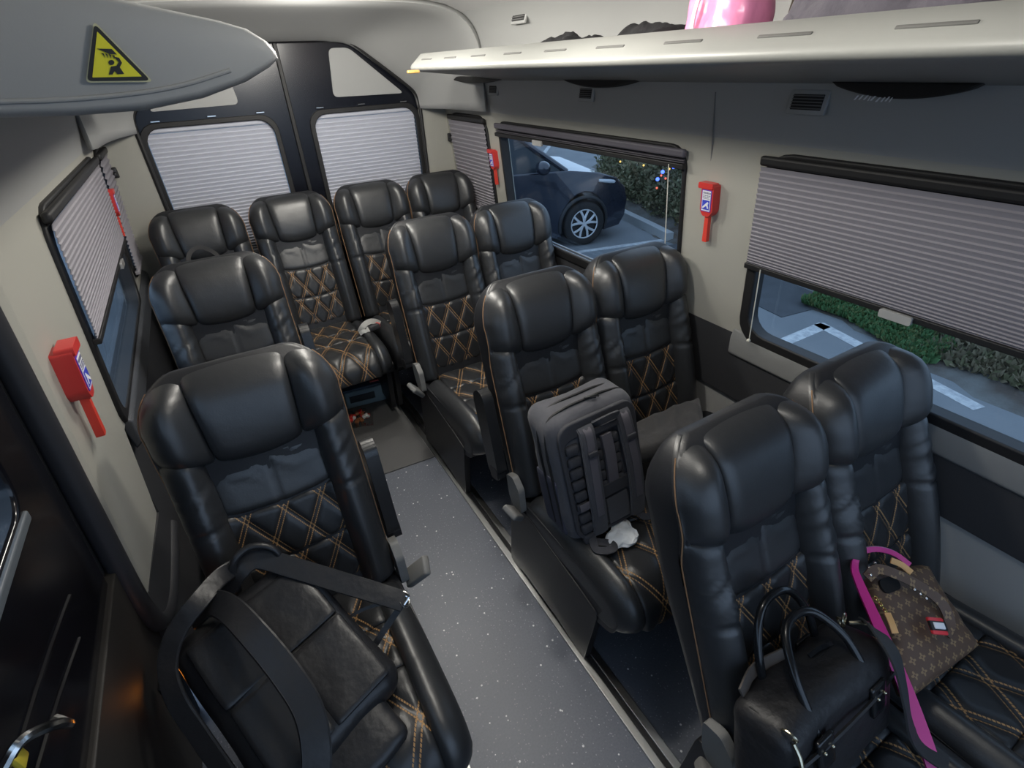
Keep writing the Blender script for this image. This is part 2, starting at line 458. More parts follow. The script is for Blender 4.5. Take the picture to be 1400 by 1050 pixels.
XL, XA, XB = -0.08, 0.846, 1.283
seat(1, XL, 1.088, 0, 'black leather aisle seat nearest on the left, holding the black leather backpack')
L2 = seat(1, XL, 2.045, 0, 'black leather seat right behind the one with the leather backpack, left side')
seat(-1, XA, YR[1], 0, 'aisle seat in the middle right pair, grey backpack leaning on it')
seat(0, XB, YR[1], 0, 'window seat in the middle right pair, dark jacket heaped on it')
seat(-1, XA, YR[2], 0, 'empty aisle seat of the right pair just ahead of the back row')
seat(0, XB, YR[2], 0, 'window seat beside the window showing the parked car, ahead of the back row')
P3A = seat(-2, XA - 0.022, YR[0], 0, 'nearest right aisle seat seen side-on, black briefcase on it')
P3B = seat(0, XB - 0.022, YR[0], 0, 'nearest right window seat, brown patterned bag with pink strap on it')
for i, (bx, lb) in enumerate(((-0.10, 'back row seat in the left corner, mostly hidden behind another seat'), (0.362, 'back row seat facing the aisle, quilted cushion in plain view'),
        (0.815, 'back row seat in front of the right rear door blind, beside the red buckle'), (1.255, 'back row seat in the right corner next to the side blind'))):
    seat(0, bx, 2.90, 0.035, lb)
BACKSET = ('backrest_shell', 'headrest_pad', 'headrest_wing', 'upper_panel', 'quilted_panel', 'side_bolster', 'piping', 'armrest')
def recline(o, deg):
    R = Matrix.Rotation(radians(-deg), 4, 'X'); c = Vector((0, 0, HZ))
    for ch in o.children:
        if ch.name.split('.')[0] in BACKSET: ch.matrix_local = Matrix.Translation(c) @ R @ Matrix.Translation(-c)
for ch in P3A.children:
    if ch.name.startswith('recline_lever'): ch.data = ch.data.copy(); ch.data.transform(Matrix.Translation((-0.275, -0.04, 0.425)) @ Matrix.Diagonal((1.3, 1.45, 1.2, 1)) @ Matrix.Translation((0.268, 0.045, -0.425)))
P3A.scale.z = P3B.scale.z = 0.975
recline(P3A, 5.5); recline(P3B, 5.5)
bm = NB(); add_ribbon(bm, smooth_path([BP(-0.07, 0.70, -0.10), BP(-0.062, 0.775, -0.12), BP(-0.02, 0.805, -0.125), BP(0.03, 0.77, -0.12), BP(0.05, 0.70, -0.10)], 6), 0.015, 0.004, BP(0, 0, 1) - BP(0, 0, 0))
obj('grab_loop', bm, mat('grey_webbing', (0.025, 0.025, 0.027), 0.8), L2, label='dark webbing grab loop')
# ------------------------------------------------------------------ van shell
XC = 0.54
def WR(y, z, d): return Vector((1.52 - 0.0968 * (z - 0.88) + d, y, z))
def WL(y, z, d): return Vector((-0.44 + 0.0968 * (z - 0.88) - d, y, z))
def struct(name, bm, m, **k): return obj(name, bm, m, kind='structure', **k)
YB = 3.36
# floor with sparkle flecks
FM = mat('speckled_vinyl', (0.235, 0.235, 0.235), 0.42)
nt = FM.node_tree; b = nt.nodes['Principled BSDF']
tc = nt.nodes.new('ShaderNodeTexCoord')
vo = nt.nodes.new('ShaderNodeTexVoronoi'); vo.inputs['Scale'].default_value = 38; nt.links.new(tc.outputs['Object'], vo.inputs['Vector'])
wn = nt.nodes.new('ShaderNodeSeparateColor'); nt.links.new(vo.outputs['Color'], wn.inputs[0])
fl = mnode(nt, 'MULTIPLY', mnode(nt, 'LESS_THAN', vo.outputs['Distance'], 0.13), mnode(nt, 'GREATER_THAN', wn.outputs[0], 0.72))
vo2 = nt.nodes.new('ShaderNodeTexVoronoi'); vo2.inputs['Scale'].default_value = 110; nt.links.new(tc.outputs['Object'], vo2.inputs['Vector'])
wn2 = nt.nodes.new('ShaderNodeSeparateColor'); nt.links.new(vo2.outputs['Color'], wn2.inputs[0])
fl2 = mnode(nt, 'MULTIPLY', mnode(nt, 'MULTIPLY', mnode(nt, 'LESS_THAN', vo2.outputs['Distance'], 0.22), mnode(nt, 'GREATER_THAN', wn2.outputs[0], 0.6)), 0.22)
no = nt.nodes.new('ShaderNodeTexNoise'); no.inputs['Scale'].default_value = 160; nt.links.new(tc.outputs['Object'], no.inputs['Vector'])
base = nt.nodes.new('ShaderNodeMix'); base.data_type = 'RGBA'; nt.links.new(no.outputs['Fac'], base.inputs[0])
base.inputs[6].default_value = (0.098, 0.113, 0.145, 1); base.inputs[7].default_value = (0.17, 0.182, 0.212, 1)
mx = nt.nodes.new('ShaderNodeMix'); mx.data_type = 'RGBA'; nt.links.new(mnode(nt, 'MAXIMUM', fl, fl2), mx.inputs[0])
nt.links.new(base.outputs[2], mx.inputs[6]); mx.inputs[7].default_value = (0.85, 0.85, 0.85, 1); nt.links.new(mx.outputs[2], b.inputs['Base Color'])
bm = NB(); add_box(bm, (XC, 1.25, -0.03), (2.30, 4.4, 0.06)); struct('floor', bm, FM, smooth=False)
# dark floor strip at the back
bm = NB(); add_panel(bm, [(-0.40, 2.06), (0.62, 2.00), (0.62, 3.3), (-0.40, 3.3)], [], lambda a, b_, d: Vector((a, b_, 0.006 - d)), 0.008)
obj('floor_mat', bm, mat('dark_mat', (0.10, 0.10, 0.10), 0.7, bump=[(200, 0.2)]), smooth=False, label='dark grey floor mat in front of the back row', cat='mat')
# seat rails
def rail(x, label):
    r = empty('seat_rail', (x, 0, 0), 0, label, 'rail', 'floor seat rails')
    bm = NB()
    for dx in (-0.022, 0.022): add_box(bm, (dx, 1.1, 0.005), (0.026, 3.6, 0.010))
    obj('rail_flange', bm, ALU, r, bev=0.002)
    bm = NB(); add_box(bm, (0, 1.1, 0.002), (0.018, 3.6, 0.004)); obj('rail_slot', bm, SLOT, r)
rail(0.646, 'twin aluminium floor rail along the right edge of the aisle')
rail(0.118, 'twin aluminium floor rail under the left single seats')
# side walls
W1 = (1.335, 0.872, 2.665, 1.462); W2 = (-0.45, 0.872, 1.015, 1.475); W3 = (2.815, 0.93, 3.275, 1.475)
V1 = (1.70, 0.845, 2.87, 1.475); V2 = (2.99, 0.93, 3.275, 1.475)
def hole(w, r=0.07): return rr(w[0], w[1], w[2], w[3], r)
struct('wall_right', panel([(-0.9, 0.865), (YB + .02, 0.865), (YB + .02, 1.52), (-0.9, 1.52)], [hole(W1), hole(W2), hole(W3)], WR, 0.05), PILLAR, autos=30)
struct('wall_left', panel(rpoly([(1.255, 0.56), (1.66, 0.50), (1.69, 0.84), (YB + .02, 0.84), (YB + .02, 1.52), (1.255, 1.52)], 0), [hole(V1), hole(V2)], WL, 0.05), PILLAR, autos=30)
# lower trim
bm = NB(); add_panel(bm, [(-0.9, 0.60), (YB + .02, 0.60), (YB + .02, 0.87), (-0.9, 0.87)], [], lambda a, b_, d: Vector((1.522 + d, a, b_)), 0.04); struct('trim_1', bm, CHAR, bev=0.006)
bm = NB(); add_extrude_y(bm, [(1.545, 0.0), (1.545, 0.605), (1.60, 0.605), (1.60, 0.0)], -0.9, YB + .02); struct('trim_2', bm, LINER)
bm = NB(); add_extrude_y(bm, [(1.525, 0.775), (1.507, 0.79), (1.505, 0.855), (1.517, 0.885), (1.53, 0.885)], -0.9, 1.05); struct('trim_3', bm, mat('grey_ledge', (0.20, 0.205, 0.205), 0.5), bev=0.008)
bm = NB(); add_panel(bm, [(1.24, 0.0), (YB + .02, 0.0), (YB + .02, 0.85), (1.69, 0.85), (1.66, 0.52), (1.24, 0.58)], [], lambda a, b_, d: Vector((-0.468 - d, a, b_)), 0.04); struct('trim_4', bm, CHAR)
bm = NB(); add_extrude_y(bm, [(-0.45, 0.74), (-0.425, 0.76), (-0.42, 0.845), (-0.44, 0.865), (-0.46, 0.865)], 1.72, YB); struct('trim_5', bm, mat('dark_ledge', (0.07, 0.075, 0.085), 0.35), bev=0.008)
def window(n, W, side, r=0.07, ins=0.022, out=0.014):
    f = WR if side > 0 else WL
    g = lambda a, b_, d: f(a, b_, d - 0.012)
    o = struct('window_%d' % n, panel(rr(W[0] - out, W[1] - .018, W[2] + out, W[3] + .016, r + .02), [rr(W[0] + ins, W[1] + .026, W[2] - ins, W[3] - .035, r)], g, 0.055), RUBBER, bev=0.006)
    bm = NB(); add_panel(bm, rr(W[0], W[1], W[2], W[3], r), [], lambda a, b_, d: f(a, b_, 0.030 + d), 0.004)
    obj('window_pane', bm, GLASS, o, smooth=False)
    return o
w1_ = window(1, W1, 1, 0.05, 0.008, 0.006)
for zz, nm in ((0.902, 'slide_track'), (0.918, 'slide_track')):
    bm = NB(); add_tube(bm, [WR(W1[0] + 0.03, zz, -0.006), WR(W1[2] - 0.03, zz, -0.006)], 0.005, 8); obj(nm, bm, mat('track_alu', (0.45, 0.50, 0.56), 0.3, 0.8), w1_, label='bright metal slide track')
window(2, W2, 1); window(3, W3, 1); window(4, V1, -1); window(5, V2, -1)
# upper liner under the shelves, both sides, then ceiling
def liner(name, sgn):
    pr = [(1.462, 1.50), (1.450, 1.545), (1.436, 1.60), (1.425, 1.66), (1.422, 1.75), (1.418, 1.82), (1.395, 1.885), (1.35, 1.935), (1.30, 1.965)]
    th = 0.03; bm = NB()
    pts = smooth_path([(x, 0, z) for x, z in pr], 3)
    ys = [-0.9 + (YB + .02 + 0.9) * i / 40 for i in range(41)]
    rows = []
    for y in ys:
        row = []
        for off in (0, th):
            for p in pts: row.append(bm.verts.new((p.x + off if sgn > 0 else 2 * XC - p.x - off, y, p.z + off * 0.4)))
        rows.append(row)
    n = len(pts)
    for A, B in zip(rows, rows[1:]):
        for i in range(n - 1):
            bm.faces.new((A[i], A[i + 1], B[i + 1], B[i])); bm.faces.new((A[n + i], B[n + i], B[n + i + 1], A[n + i + 1]))
        bm.faces.new((A[0], B[0], B[n], A[n])); bm.faces.new((A[n - 1], A[2 * n - 1], B[2 * n - 1], B[n - 1]))
    for R in (rows[0], rows[-1]):
        for i in range(n - 1): bm.faces.new((R[i], R[i + 1], R[n + i + 1], R[n + i]))
    return struct(name, bm, LINER, autos=60)
liner('trim_6', 1); liner('trim_7', -1)
def ceil_profile(k):
    pr = [(1.33, 1.950), (1.24, 1.985), (1.10, 2.005), (0.85, 2.015), (XC, 2.018)]
    pr = pr + [(2 * XC - x, z) for x, z in reversed(pr[:-1])]
    return pr
bm = NB(); rows = []
for i in range(31):
    y = -0.9 + 4.30 * i / 30
    rows.append([bm.verts.new((x, y, z + dz)) for dz in (0, 0.03) for x, z in ceil_profile(0)])
n = len(ceil_profile(0))
for A, B in zip(rows, rows[1:]):
    for i in range(n - 1): bm.faces.new((A[i], A[i + 1], B[i + 1], B[i])); bm.faces.new((A[n + i], B[n + i], B[n + i + 1], A[n + i + 1]))
for R in (rows[0], rows[-1]):
    for i in range(n - 1): bm.faces.new((R[i], R[i + 1], R[n + i + 1], R[n + i]))
struct('ceiling', bm, CEIL, autos=60)
# rear fairing: cove that runs from the ceiling down to the chamfered rear door frame
def fair_ring(f):
    """f=0 outer opening edge at ceiling, f=1 inner edge at the door frame"""
    o = [(1.425, 1.52), (1.42, 1.70), (1.405, 1.84), (1.33, 1.94), (1.18, 1.985), (0.95, 2.0), (XC, 2.005)]
    i_ = [(1.30, 1.52), (1.285, 1.60), (1.225, 1.66), (1.05, 1.79), (0.93, 1.868), (0.80, 1.885), (XC, 1.888)]
    q = [(a[0] + (c[0] - a[0]) * f, a[1] + (c[1] - a[1]) * f) for a, c in zip(o, i_)]
    q = q + [(2 * XC - x, z) for x, z in reversed(q[:-1])]
    return [(p.x, p.z) for p in smooth_path([(x, 0, z) for x, z in q], 4)]
bm = NB(); rows = []
for f, y in ((0.0, 2.74), (0.035, 2.735), (0.06, 2.76), (0.10, 2.86), (0.18, 2.98), (0.30, 3.08), (0.46, 3.17), (0.64, 3.24), (0.82, 3.30), (0.95, 3.345), (1.0, 3.37), (1.0, 3.395)):
    rows.append([bm.verts.new((x, y, z)) for x, z in fair_ring(f)])
for A, B in zip(rows, rows[1:]):
    for i in range(len(A) - 1): bm.faces.new((A[i], A[i + 1], B[i + 1], B[i]))
o = struct('trim_8', bm, LINER, autos=70)
md = o.modifiers.new('solid', 'SOLIDIFY'); md.thickness = 0.012; md.offset = -1
# rear wall frame (D pillars) and doors
def RW(a, b_, d): return Vector((a, YB + d, b_))
frame_in = rpoly([(-0.215, 0.0), (-0.215, 1.60), (0.16, 1.885), (0.92, 1.885), (1.295, 1.60), (1.295, 0.0)], [0, 0.06, 0.06, 0.06, 0.06, 0])
outer = [(1.295, 0.0), (1.58, 0.0), (1.58, 1.50), (1.47, 2.05), (-0.39, 2.05), (-0.50, 1.50), (-0.50, 0.0), (-0.215, 0.0)]
poly = outer + [p for p in frame_in[1:-1]]
struct('wall_rear', panel(poly, [], RW, 0.05), PILLAR)
bm = NB(); pts = [(x, YB + 0.0, z) for x, z in frame_in]; add_tube(bm, pts, 0.011, 8); struct('trim_9', bm, RUBBER)
def rear_door(n, sg):
    X = lambda x: XC + sg * x
    out = rpoly([(0.006, 0.03), (0.77, 0.03), (0.77, 1.60), (0.39, 1.90), (0.006, 1.90)], [0, 0, .05, .05, 0])
    h1 = rr(0.105, 0.72, 0.735, 1.535, 0.07)
    f = lambda a, b_, d: Vector((X(a), 3.40 + d, b_))
    o = struct('door_%d' % n, panel(out, [h1], f, 0.05), DOORM, bev=0.004)
    bm = NB(); add_panel(bm, h1, [], lambda a, b_, d: Vector((X(a), 3.425 + d, b_)), 0.004); obj('window_pane', bm, GLASS, o, smooth=False)
    hp = rpoly([(0.25, 1.610), (0.675, 1.605), (0.385, 1.845), (0.275, 1.845)], [.03, .03, .03, .03])
    bm = NB(); add_panel(bm, hp, [], lambda a, b_, d: Vector((X(a), 3.392 + d, b_)), 0.012); obj('upper_panel', bm, LINER, o, bev=0.004, label='pale grey upper door panel')
    bm = NB(); add_panel(bm, rr(0.085, 0.70, 0.755, 1.555, 0.085), [rr(0.112, 0.73, 0.728, 1.530, 0.075)], lambda a, b_, d: Vector((X(a), 3.388 + d, b_)), 0.014); obj('window_frame', bm, RUBBER, o, bev=0.004)
    bm = NB()
    for hx, hz in ((0.16, 1.565), (0.66, 1.562), (0.40, 1.566)): add_tube(bm, [(X(hx) - 0.02, 3.386, hz), (X(hx) + 0.02, 3.386, hz)], 0.005, 6)
    obj('clip', bm, CHROME, o)
    return o
rear_door(1, 1); rear_door(2, -1)
bm = NB(); add_box(bm, (XC, 3.392, 0.96), (0.022, 0.016, 1.84)); struct('trim_10', bm, RUBBER, bev=0.004)
# unseen front end: added bulkhead, its opening cut to let sky light in
struct('wall_front', panel([(-0.5, -0.06), (1.58, -0.06), (1.58, 2.05), (-0.5, 2.05)], [rr(-0.40, 0.65, 1.48, 1.92, 0.1)], lambda a_, b_, d: Vector((a_, -0.90 - d, b_)), 0.05), LINER, smooth=False)
# ------------------------------------------------------------------ blinds
def blind(W, f, drop, pitch, depth, m, label, group, cord=None, inset=-0.026, tab=True):
    """f(a,b,d): a along the sill, b height; drop = lower edge"""
    a0, b1, a1 = W[0] - 0.012, W[3] + 0.006, W[2] + 0.012
    root = empty('pleated_blind', f((a0 + a1) / 2, drop, inset), 0, label, 'blind', group)
    inv = root.location.copy()
    g = lambda a, b_, d: f(a, b_, d) - inv
    bm = NB(); add_panel(bm, [(a0, b1 - 0.028), (a1, b1 - 0.028), (a1, b1), (a0, b1)], [], lambda a, b_, d: g(a, b_, inset - 0.004 + d), 0.022); obj('head_rail', bm, m if m.name == 'pale_pleated_blind' else RUBBER if m.name != 'dark_pleats' else mat('purple_grey_rail', (0.10, 0.095, 0.115), 0.6), root, bev=0.008)
    bm = NB(); n = max(2, int(round((b1 - 0.03 - drop) / pitch))); prev = None; verts = []
    for back in (0.0, 0.0025):
        rows = []
        for i in range(2 * n + 1):
            z = b1 - 0.03 - (b1 - 0.03 - drop) * (1 - (1 - (i + (0.55 if i % 2 else 0.0)) / (2 * n)) ** 1.3); d = inset + back + (depth if i % 2 else 0.0)
            rows.append([bm.verts.new(g(a0 + 0.004 + (a1 - a0 - 0.008) * k / 6, z, d)) for k in range(7)])
        for A, B in zip(rows, rows[1:]):
            for k in range(6): bm.faces.new((A[k], A[k + 1], B[k + 1], B[k]))
        verts.append(rows)
    F, B = verts
    for i in range(2 * n):
        for k in (0, 6): bm.faces.new((F[i][k], F[i + 1][k], B[i + 1][k], B[i][k]))
    obj('pleated_fabric', bm, m, root, smooth=False)
    bm = NB(); add_panel(bm, [(a0, drop - 0.012), (a1, drop - 0.012), (a1, drop + 0.006), (a0, drop + 0.006)], [], lambda a, b_, d: g(a, b_, inset - 0.004 + d), 0.020); obj('bottom_rail', bm, RUBBER if tab else m, root, bev=0.003)
    if tab:
        am = a0 + (a1 - a0) * 0.68
        bm = NB(); add_panel(bm, rr(am - 0.04, drop - 0.020, am + 0.04, drop + 0.004, 0.006), [], lambda a, b_, d: g(a, b_, inset - 0.012 + d), 0.012); obj('pull_tab', bm, mat('clear_tab', (0.38, 0.38, 0.37), 0.15), root, bev=0.002)
    if cord:
        ca, cb = cord
        bm = NB(); add_tube(bm, [g(ca, drop, inset - 0.006), g(ca, cb, inset - 0.003)], 0.0018, 6); obj('cord', bm, CORD, root)
        bm = NB(); bmesh.ops.create_uvsphere(bm, u_segments=8, v_segments=6, radius=0.007, matrix=Matrix.Translation(g(ca, cb, inset - 0.006))); obj('cord_bead', bm, CORD, root)
    return root
blind(W2, WR, 1.145, 0.0130, 0.006, BLINDM, 'grey pleated blind half lowered over the near right window', None, cord=(0.962, 0.88))
blind(W1, WR, 1.415, 0.006, 0.012, mat('dark_pleats', (0.13, 0.125, 0.145), 0.8), 'fully raised dark pleated blind above the window with the parked car', None, cord=(1.385, 0.95))
blind(W3, WR, 0.955, 0.020, 0.007, BLINDM, 'grey pleated blind drawn down over the small right rear window', None, tab=False)
blind(V1, WL, 1.135, 0.013, 0.003, BLINDM, 'grey pleated blind half lowered over the left side window', None)
blind(V2, WL, 0.955, 0.020, 0.008, BLINDM, 'grey pleated blind drawn over the narrow left rear window', None, tab=False)
for sg, lb in ((1, 'pale pleated blind covering the right rear door window'), (-1, 'pale pleated blind covering the left rear door window')):
    Wd = (0.122, 0.73, 0.718, 1.528)
    blind(Wd, (lambda a, b_, d, sg=sg: Vector((XC + sg * a, 3.40 + d, b_))), 0.735, 0.0175, 0.009, BLINDR, lb, None, tab=False, inset=0.008)
# ------------------------------------------------------------------ luggage shelves
def shelf_prof(dx=0.0):
    return [(1.424, 1.665), (1.30, 1.685), (1.12, 1.705), (1.0, 1.718), (0.952, 1.722), (0.938, 1.726), (0.930, 1.733), (0.930, 1.741), (0.936, 1.749), (0.985, 1.788), (0.996, 1.788), (1.003, 1.780), (1.010, 1.752), (1.03, 1.742), (1.40, 1.742), (1.418, 1.735)]
def loft_y(bm, secs):
    rows = [[bm.verts.new((x, y, z)) for x, z in pr] for y, pr in secs]
    n = len(rows[0])
    for A, B in zip(rows, rows[1:]):
        for i in range(n): bm.faces.new((A[i], A[(i + 1) % n], B[(i + 1) % n], B[i]))
    bm.faces.new(rows[0][::-1]); bm.faces.new(rows[-1])
secs = [(y, shelf_prof()) for y in (-0.88, 0.0, 1.0, 2.0, 2.42)]
for k in range(1, 9):
    q = k / 8 * pi / 2; sh = 0.33 * (1 - cos(q)); y = 2.42 + 0.30 * sin(q)
    f = sh / (1.424 - 0.93)
    secs.append((y, [(x + (1.424 - x) * f, z + (1.70 - z) * f * 0.6) for x, z in shelf_prof()]))
shelf = empty('luggage_shelf', (1.2, 1.0, 1.66), 0, 'long pale grey overhead luggage shelf above the right windows', 'shelf')
bm = NB(); loft_y(bm, secs); bm.transform(Matrix.Translation(-shelf.location)); obj('shelf_body', bm, SHELFM, shelf, autos=50)
nx, nz = -0.471, 0.882
for y in [0.215 + 0.236 * i for i in range(10)]:
    M = Matrix.Translation(Vector((0.956, y, 1.7652)) - shelf.location) @ Matrix.Rotation(-atan2(0.039, 0.049), 4, 'Y')
    obj('slot', rbox((0, 0, 0), (0.007, 0.105, 0.004), 0.0016, 2, M), mat('slot_grey', (0.12, 0.12, 0.115), 0.6), shelf)
# marker light at the end of the shelf
obj('end_light', rbox((0, 0, 0), (0.05, 0.045, 0.012), 0.005, 2, Matrix.Translation(at(565, 98, z=1.724) - shelf.location) @ Matrix.Rotation(radians(-12), 4, 'Z')), mat('amber_lens', (0.7, 0.4, 0.12), 0.25), shelf, label='small amber lens')
# left overhead bin, its rounded end facing the camera
YL = 0.90
outl = [at(*p, y=YL) for p in ((-260, 172), (-120, 167), (0, 163), (100, 160), (200, 152), (280, 135), (340, 112), (372, 92), (384, 80), (380, 70), (368, 56), (340, 38), (300, 26), (250, 15), (190, 2), (120, -14), (40, -34), (-60, -52), (-180, -64), (-260, -66))]
outl = [(p.x, p.z) for p in outl]
bin_ = empty('overhead_bin', (-0.1, 1.4, 1.66), 0, 'grey rounded overhead bin end at top left carrying the yellow warning sign', 'overhead bin')
cx = sum(p[0] for p in outl) / len(outl); cz = sum(p[1] for p in outl) / len(outl)
secs = []
for y, k in [(YL + 0.03 * (1 - sin(q * pi / 12)) , 1 - 0.16 * (1 - cos(q * pi / 12)) ) for q in (6, 5, 4, 3, 2, 1, 0)] + [(YL + 0.9, 0.99), (YL + 1.8, 0.985)]:
    secs.append((y, [(x - (0.0 if x > cx and False else 0) + (cx - x) * (1 - k) * 0.35, z + (cz - z) * (1 - k)) for x, z in outl]))
bm = NB(); loft_y(bm, secs); bm.transform(Matrix.Translation(-bin_.location)); obj('bin_body', bm, BINM, bin_, autos=60)
obj('crease', tube([Vector((p.x, YL - 0.0015, p.z)) - bin_.location for p in smooth_path([at(*q, y=YL) for q in ((-150, 143), (0, 139), (90, 136), (180, 128), (250, 116), (315, 96))], 4)], 0.0028, 8), BINM, bin_)
# ------------------------------------------------------------------ left doorway: closed sliding door
door = empty('door_3', (-0.46, 0.4, 0.9), 0, None, None, None, 'structure')
dl = door.location.copy()
_g = at(46, 684, x=-0.425); GY, GZ = _g.y, _g.z
def DL(a, b_, d): return Vector((-0.445 + 0.0968 * (b_ - 0.88) - d, a, b_)) - dl
bm = NB(); add_panel(bm, [(-0.88, 0.76), (1.135, 0.76), (1.135, 1.60), (-0.88, 1.60)], [rr(-0.75, GZ, GY, 1.50, 0.05)], lambda a, b_, d: DL(a, b_, 0.02 + d), 0.04); obj('door_skin', bm, mat('door_gloss', (0.006, 0.006, 0.008), 0.16), door, bev=0.008)
bm = NB(); add_panel(bm, rr(-0.78, GZ - 0.03, GY + 0.03, 1.53, 0.08), [], lambda a, b_, d: DL(a, b_, 0.045 + d), 0.004); obj('window_pane', bm, GLASS, door, smooth=False)
bm = NB(); add_panel(bm, [(-0.80, GZ - 0.028), (GY - 0.01, GZ - 0.028), (GY - 0.01, GZ - 0.006), (-0.80, GZ - 0.006)], [], lambda a, b_, d: DL(a, b_, 0.014 + d), 0.02); obj('window_sill', bm, mat('sill_grey', (0.10, 0.115, 0.13), 0.4), door, bev=0.005)
bm = NB(); add_panel(bm, [(-0.88, 0.0), (1.27, 0.0), (1.27, 0.765), (-0.88, 0.765)], [], lambda a, b_, d: DL(a, b_, 0.008 + d), 0.05); obj('lower_panel', bm, mat('brown_black_trim', (0.022, 0.020, 0.018), 0.6), door, bev=0.006)
p1, p2 = at(30, 1012, x=-0.405) - dl, at(95, 990, x=-0.405) - dl
bm = NB(); pts = smooth_path([p1 + Vector((-0.02, -0.02, -0.01)), p1, (p1 + p2) / 2 + Vector((0.012, 0, 0.006)), p2, p2 + Vector((-0.02, 0.02, 0))], 5); add_tube(bm, pts, 0.007, 8)
h = obj('door_handle', bm, CHROME, door, label='chrome door handle')
obj('lock_tab', rbox((0, 0, 0), (0.008, 0.022, 0.026), 0.003, 2, Matrix.Translation(at(26, 1036, x=-0.415) - dl)), mat('yellow_tab', (0.6, 0.48, 0.05), 0.4), h, label='yellow lock tab')
for (a0, b0), (a1, b1) in (((0.35, 1.00), (0.95, 0.93)), ((0.35, 0.955), (0.9, 0.865))):
    bm = NB(); add_tube(bm, [DL(a0 + (a1 - a0) * k / 8, b0 + (b1 - b0) * k / 8 + 0.02 * sin(pi * k / 8), 0.019) for k in range(9)], 0.004, 6); obj('crease_line', bm, mat('door_gloss', (0, 0, 0)), door)
# door jamb: pillar return and rubber seal
def sweep_v(prof, zs, xf):
    bm = NB(); rows = [[bm.verts.new((x + xf(z), y, z)) for x, y in prof] for z in zs]; n = len(prof)
    for A, B in zip(rows, rows[1:]):
        for i in range(n): bm.faces.new((A[i], A[(i + 1) % n], B[(i + 1) % n], B[i]))
    bm.faces.new(rows[0][::-1]); bm.faces.new(rows[-1]); return bm
xt = lambda z: 0.0968 * (z - 0.88)
struct('trim_11', sweep_v([(-0.439, 1.262), (-0.441, 1.250), (-0.462, 1.205), (-0.51, 1.20), (-0.51, 1.262)], [0.57, 1.0, 1.53], xt), PILLAR, autos=50)
struct('trim_14', sweep_v([(-0.475, 1.10), (-0.51, 1.10), (-0.51, 1.30), (-0.475, 1.225)], [0.0, 1.0, 1.55], xt), CHAR)
sp = smooth_path([(-0.395, 1.185, 1.55), (-0.425, 1.185, 1.2), (-0.455, 1.185, 0.85), (-0.475, 1.19, 0.60), (-0.482, 1.24, 0.47), (-0.48, 1.36, 0.415), (-0.478, 1.55, 0.40), (-0.477, 1.72, 0.40)], 6)
struct('trim_12', tube(sp, 0.026, 12), mat('seal_rubber', (0.028, 0.029, 0.034), 0.5))
# step lamp on the lower door panel
lp = at(222, 935, x=-0.462)
sl = empty('step_lamp', lp, 0, 'small glowing orange step lamp low beside the near left seat', 'lamp')
obj('lamp_body', rbox((0, 0, 0), (0.012, 0.05, 0.03), 0.004), PLASTIC, sl)
obj('lamp_lens', rbox((0.009, 0, 0), (0.008, 0.036, 0.018), 0.003), mat('orange_lens', (0.8, 0.3, 0.03), 0.3, emit=((1.0, 0.30, 0.03), 16.0)), sl, label='lit orange lens')
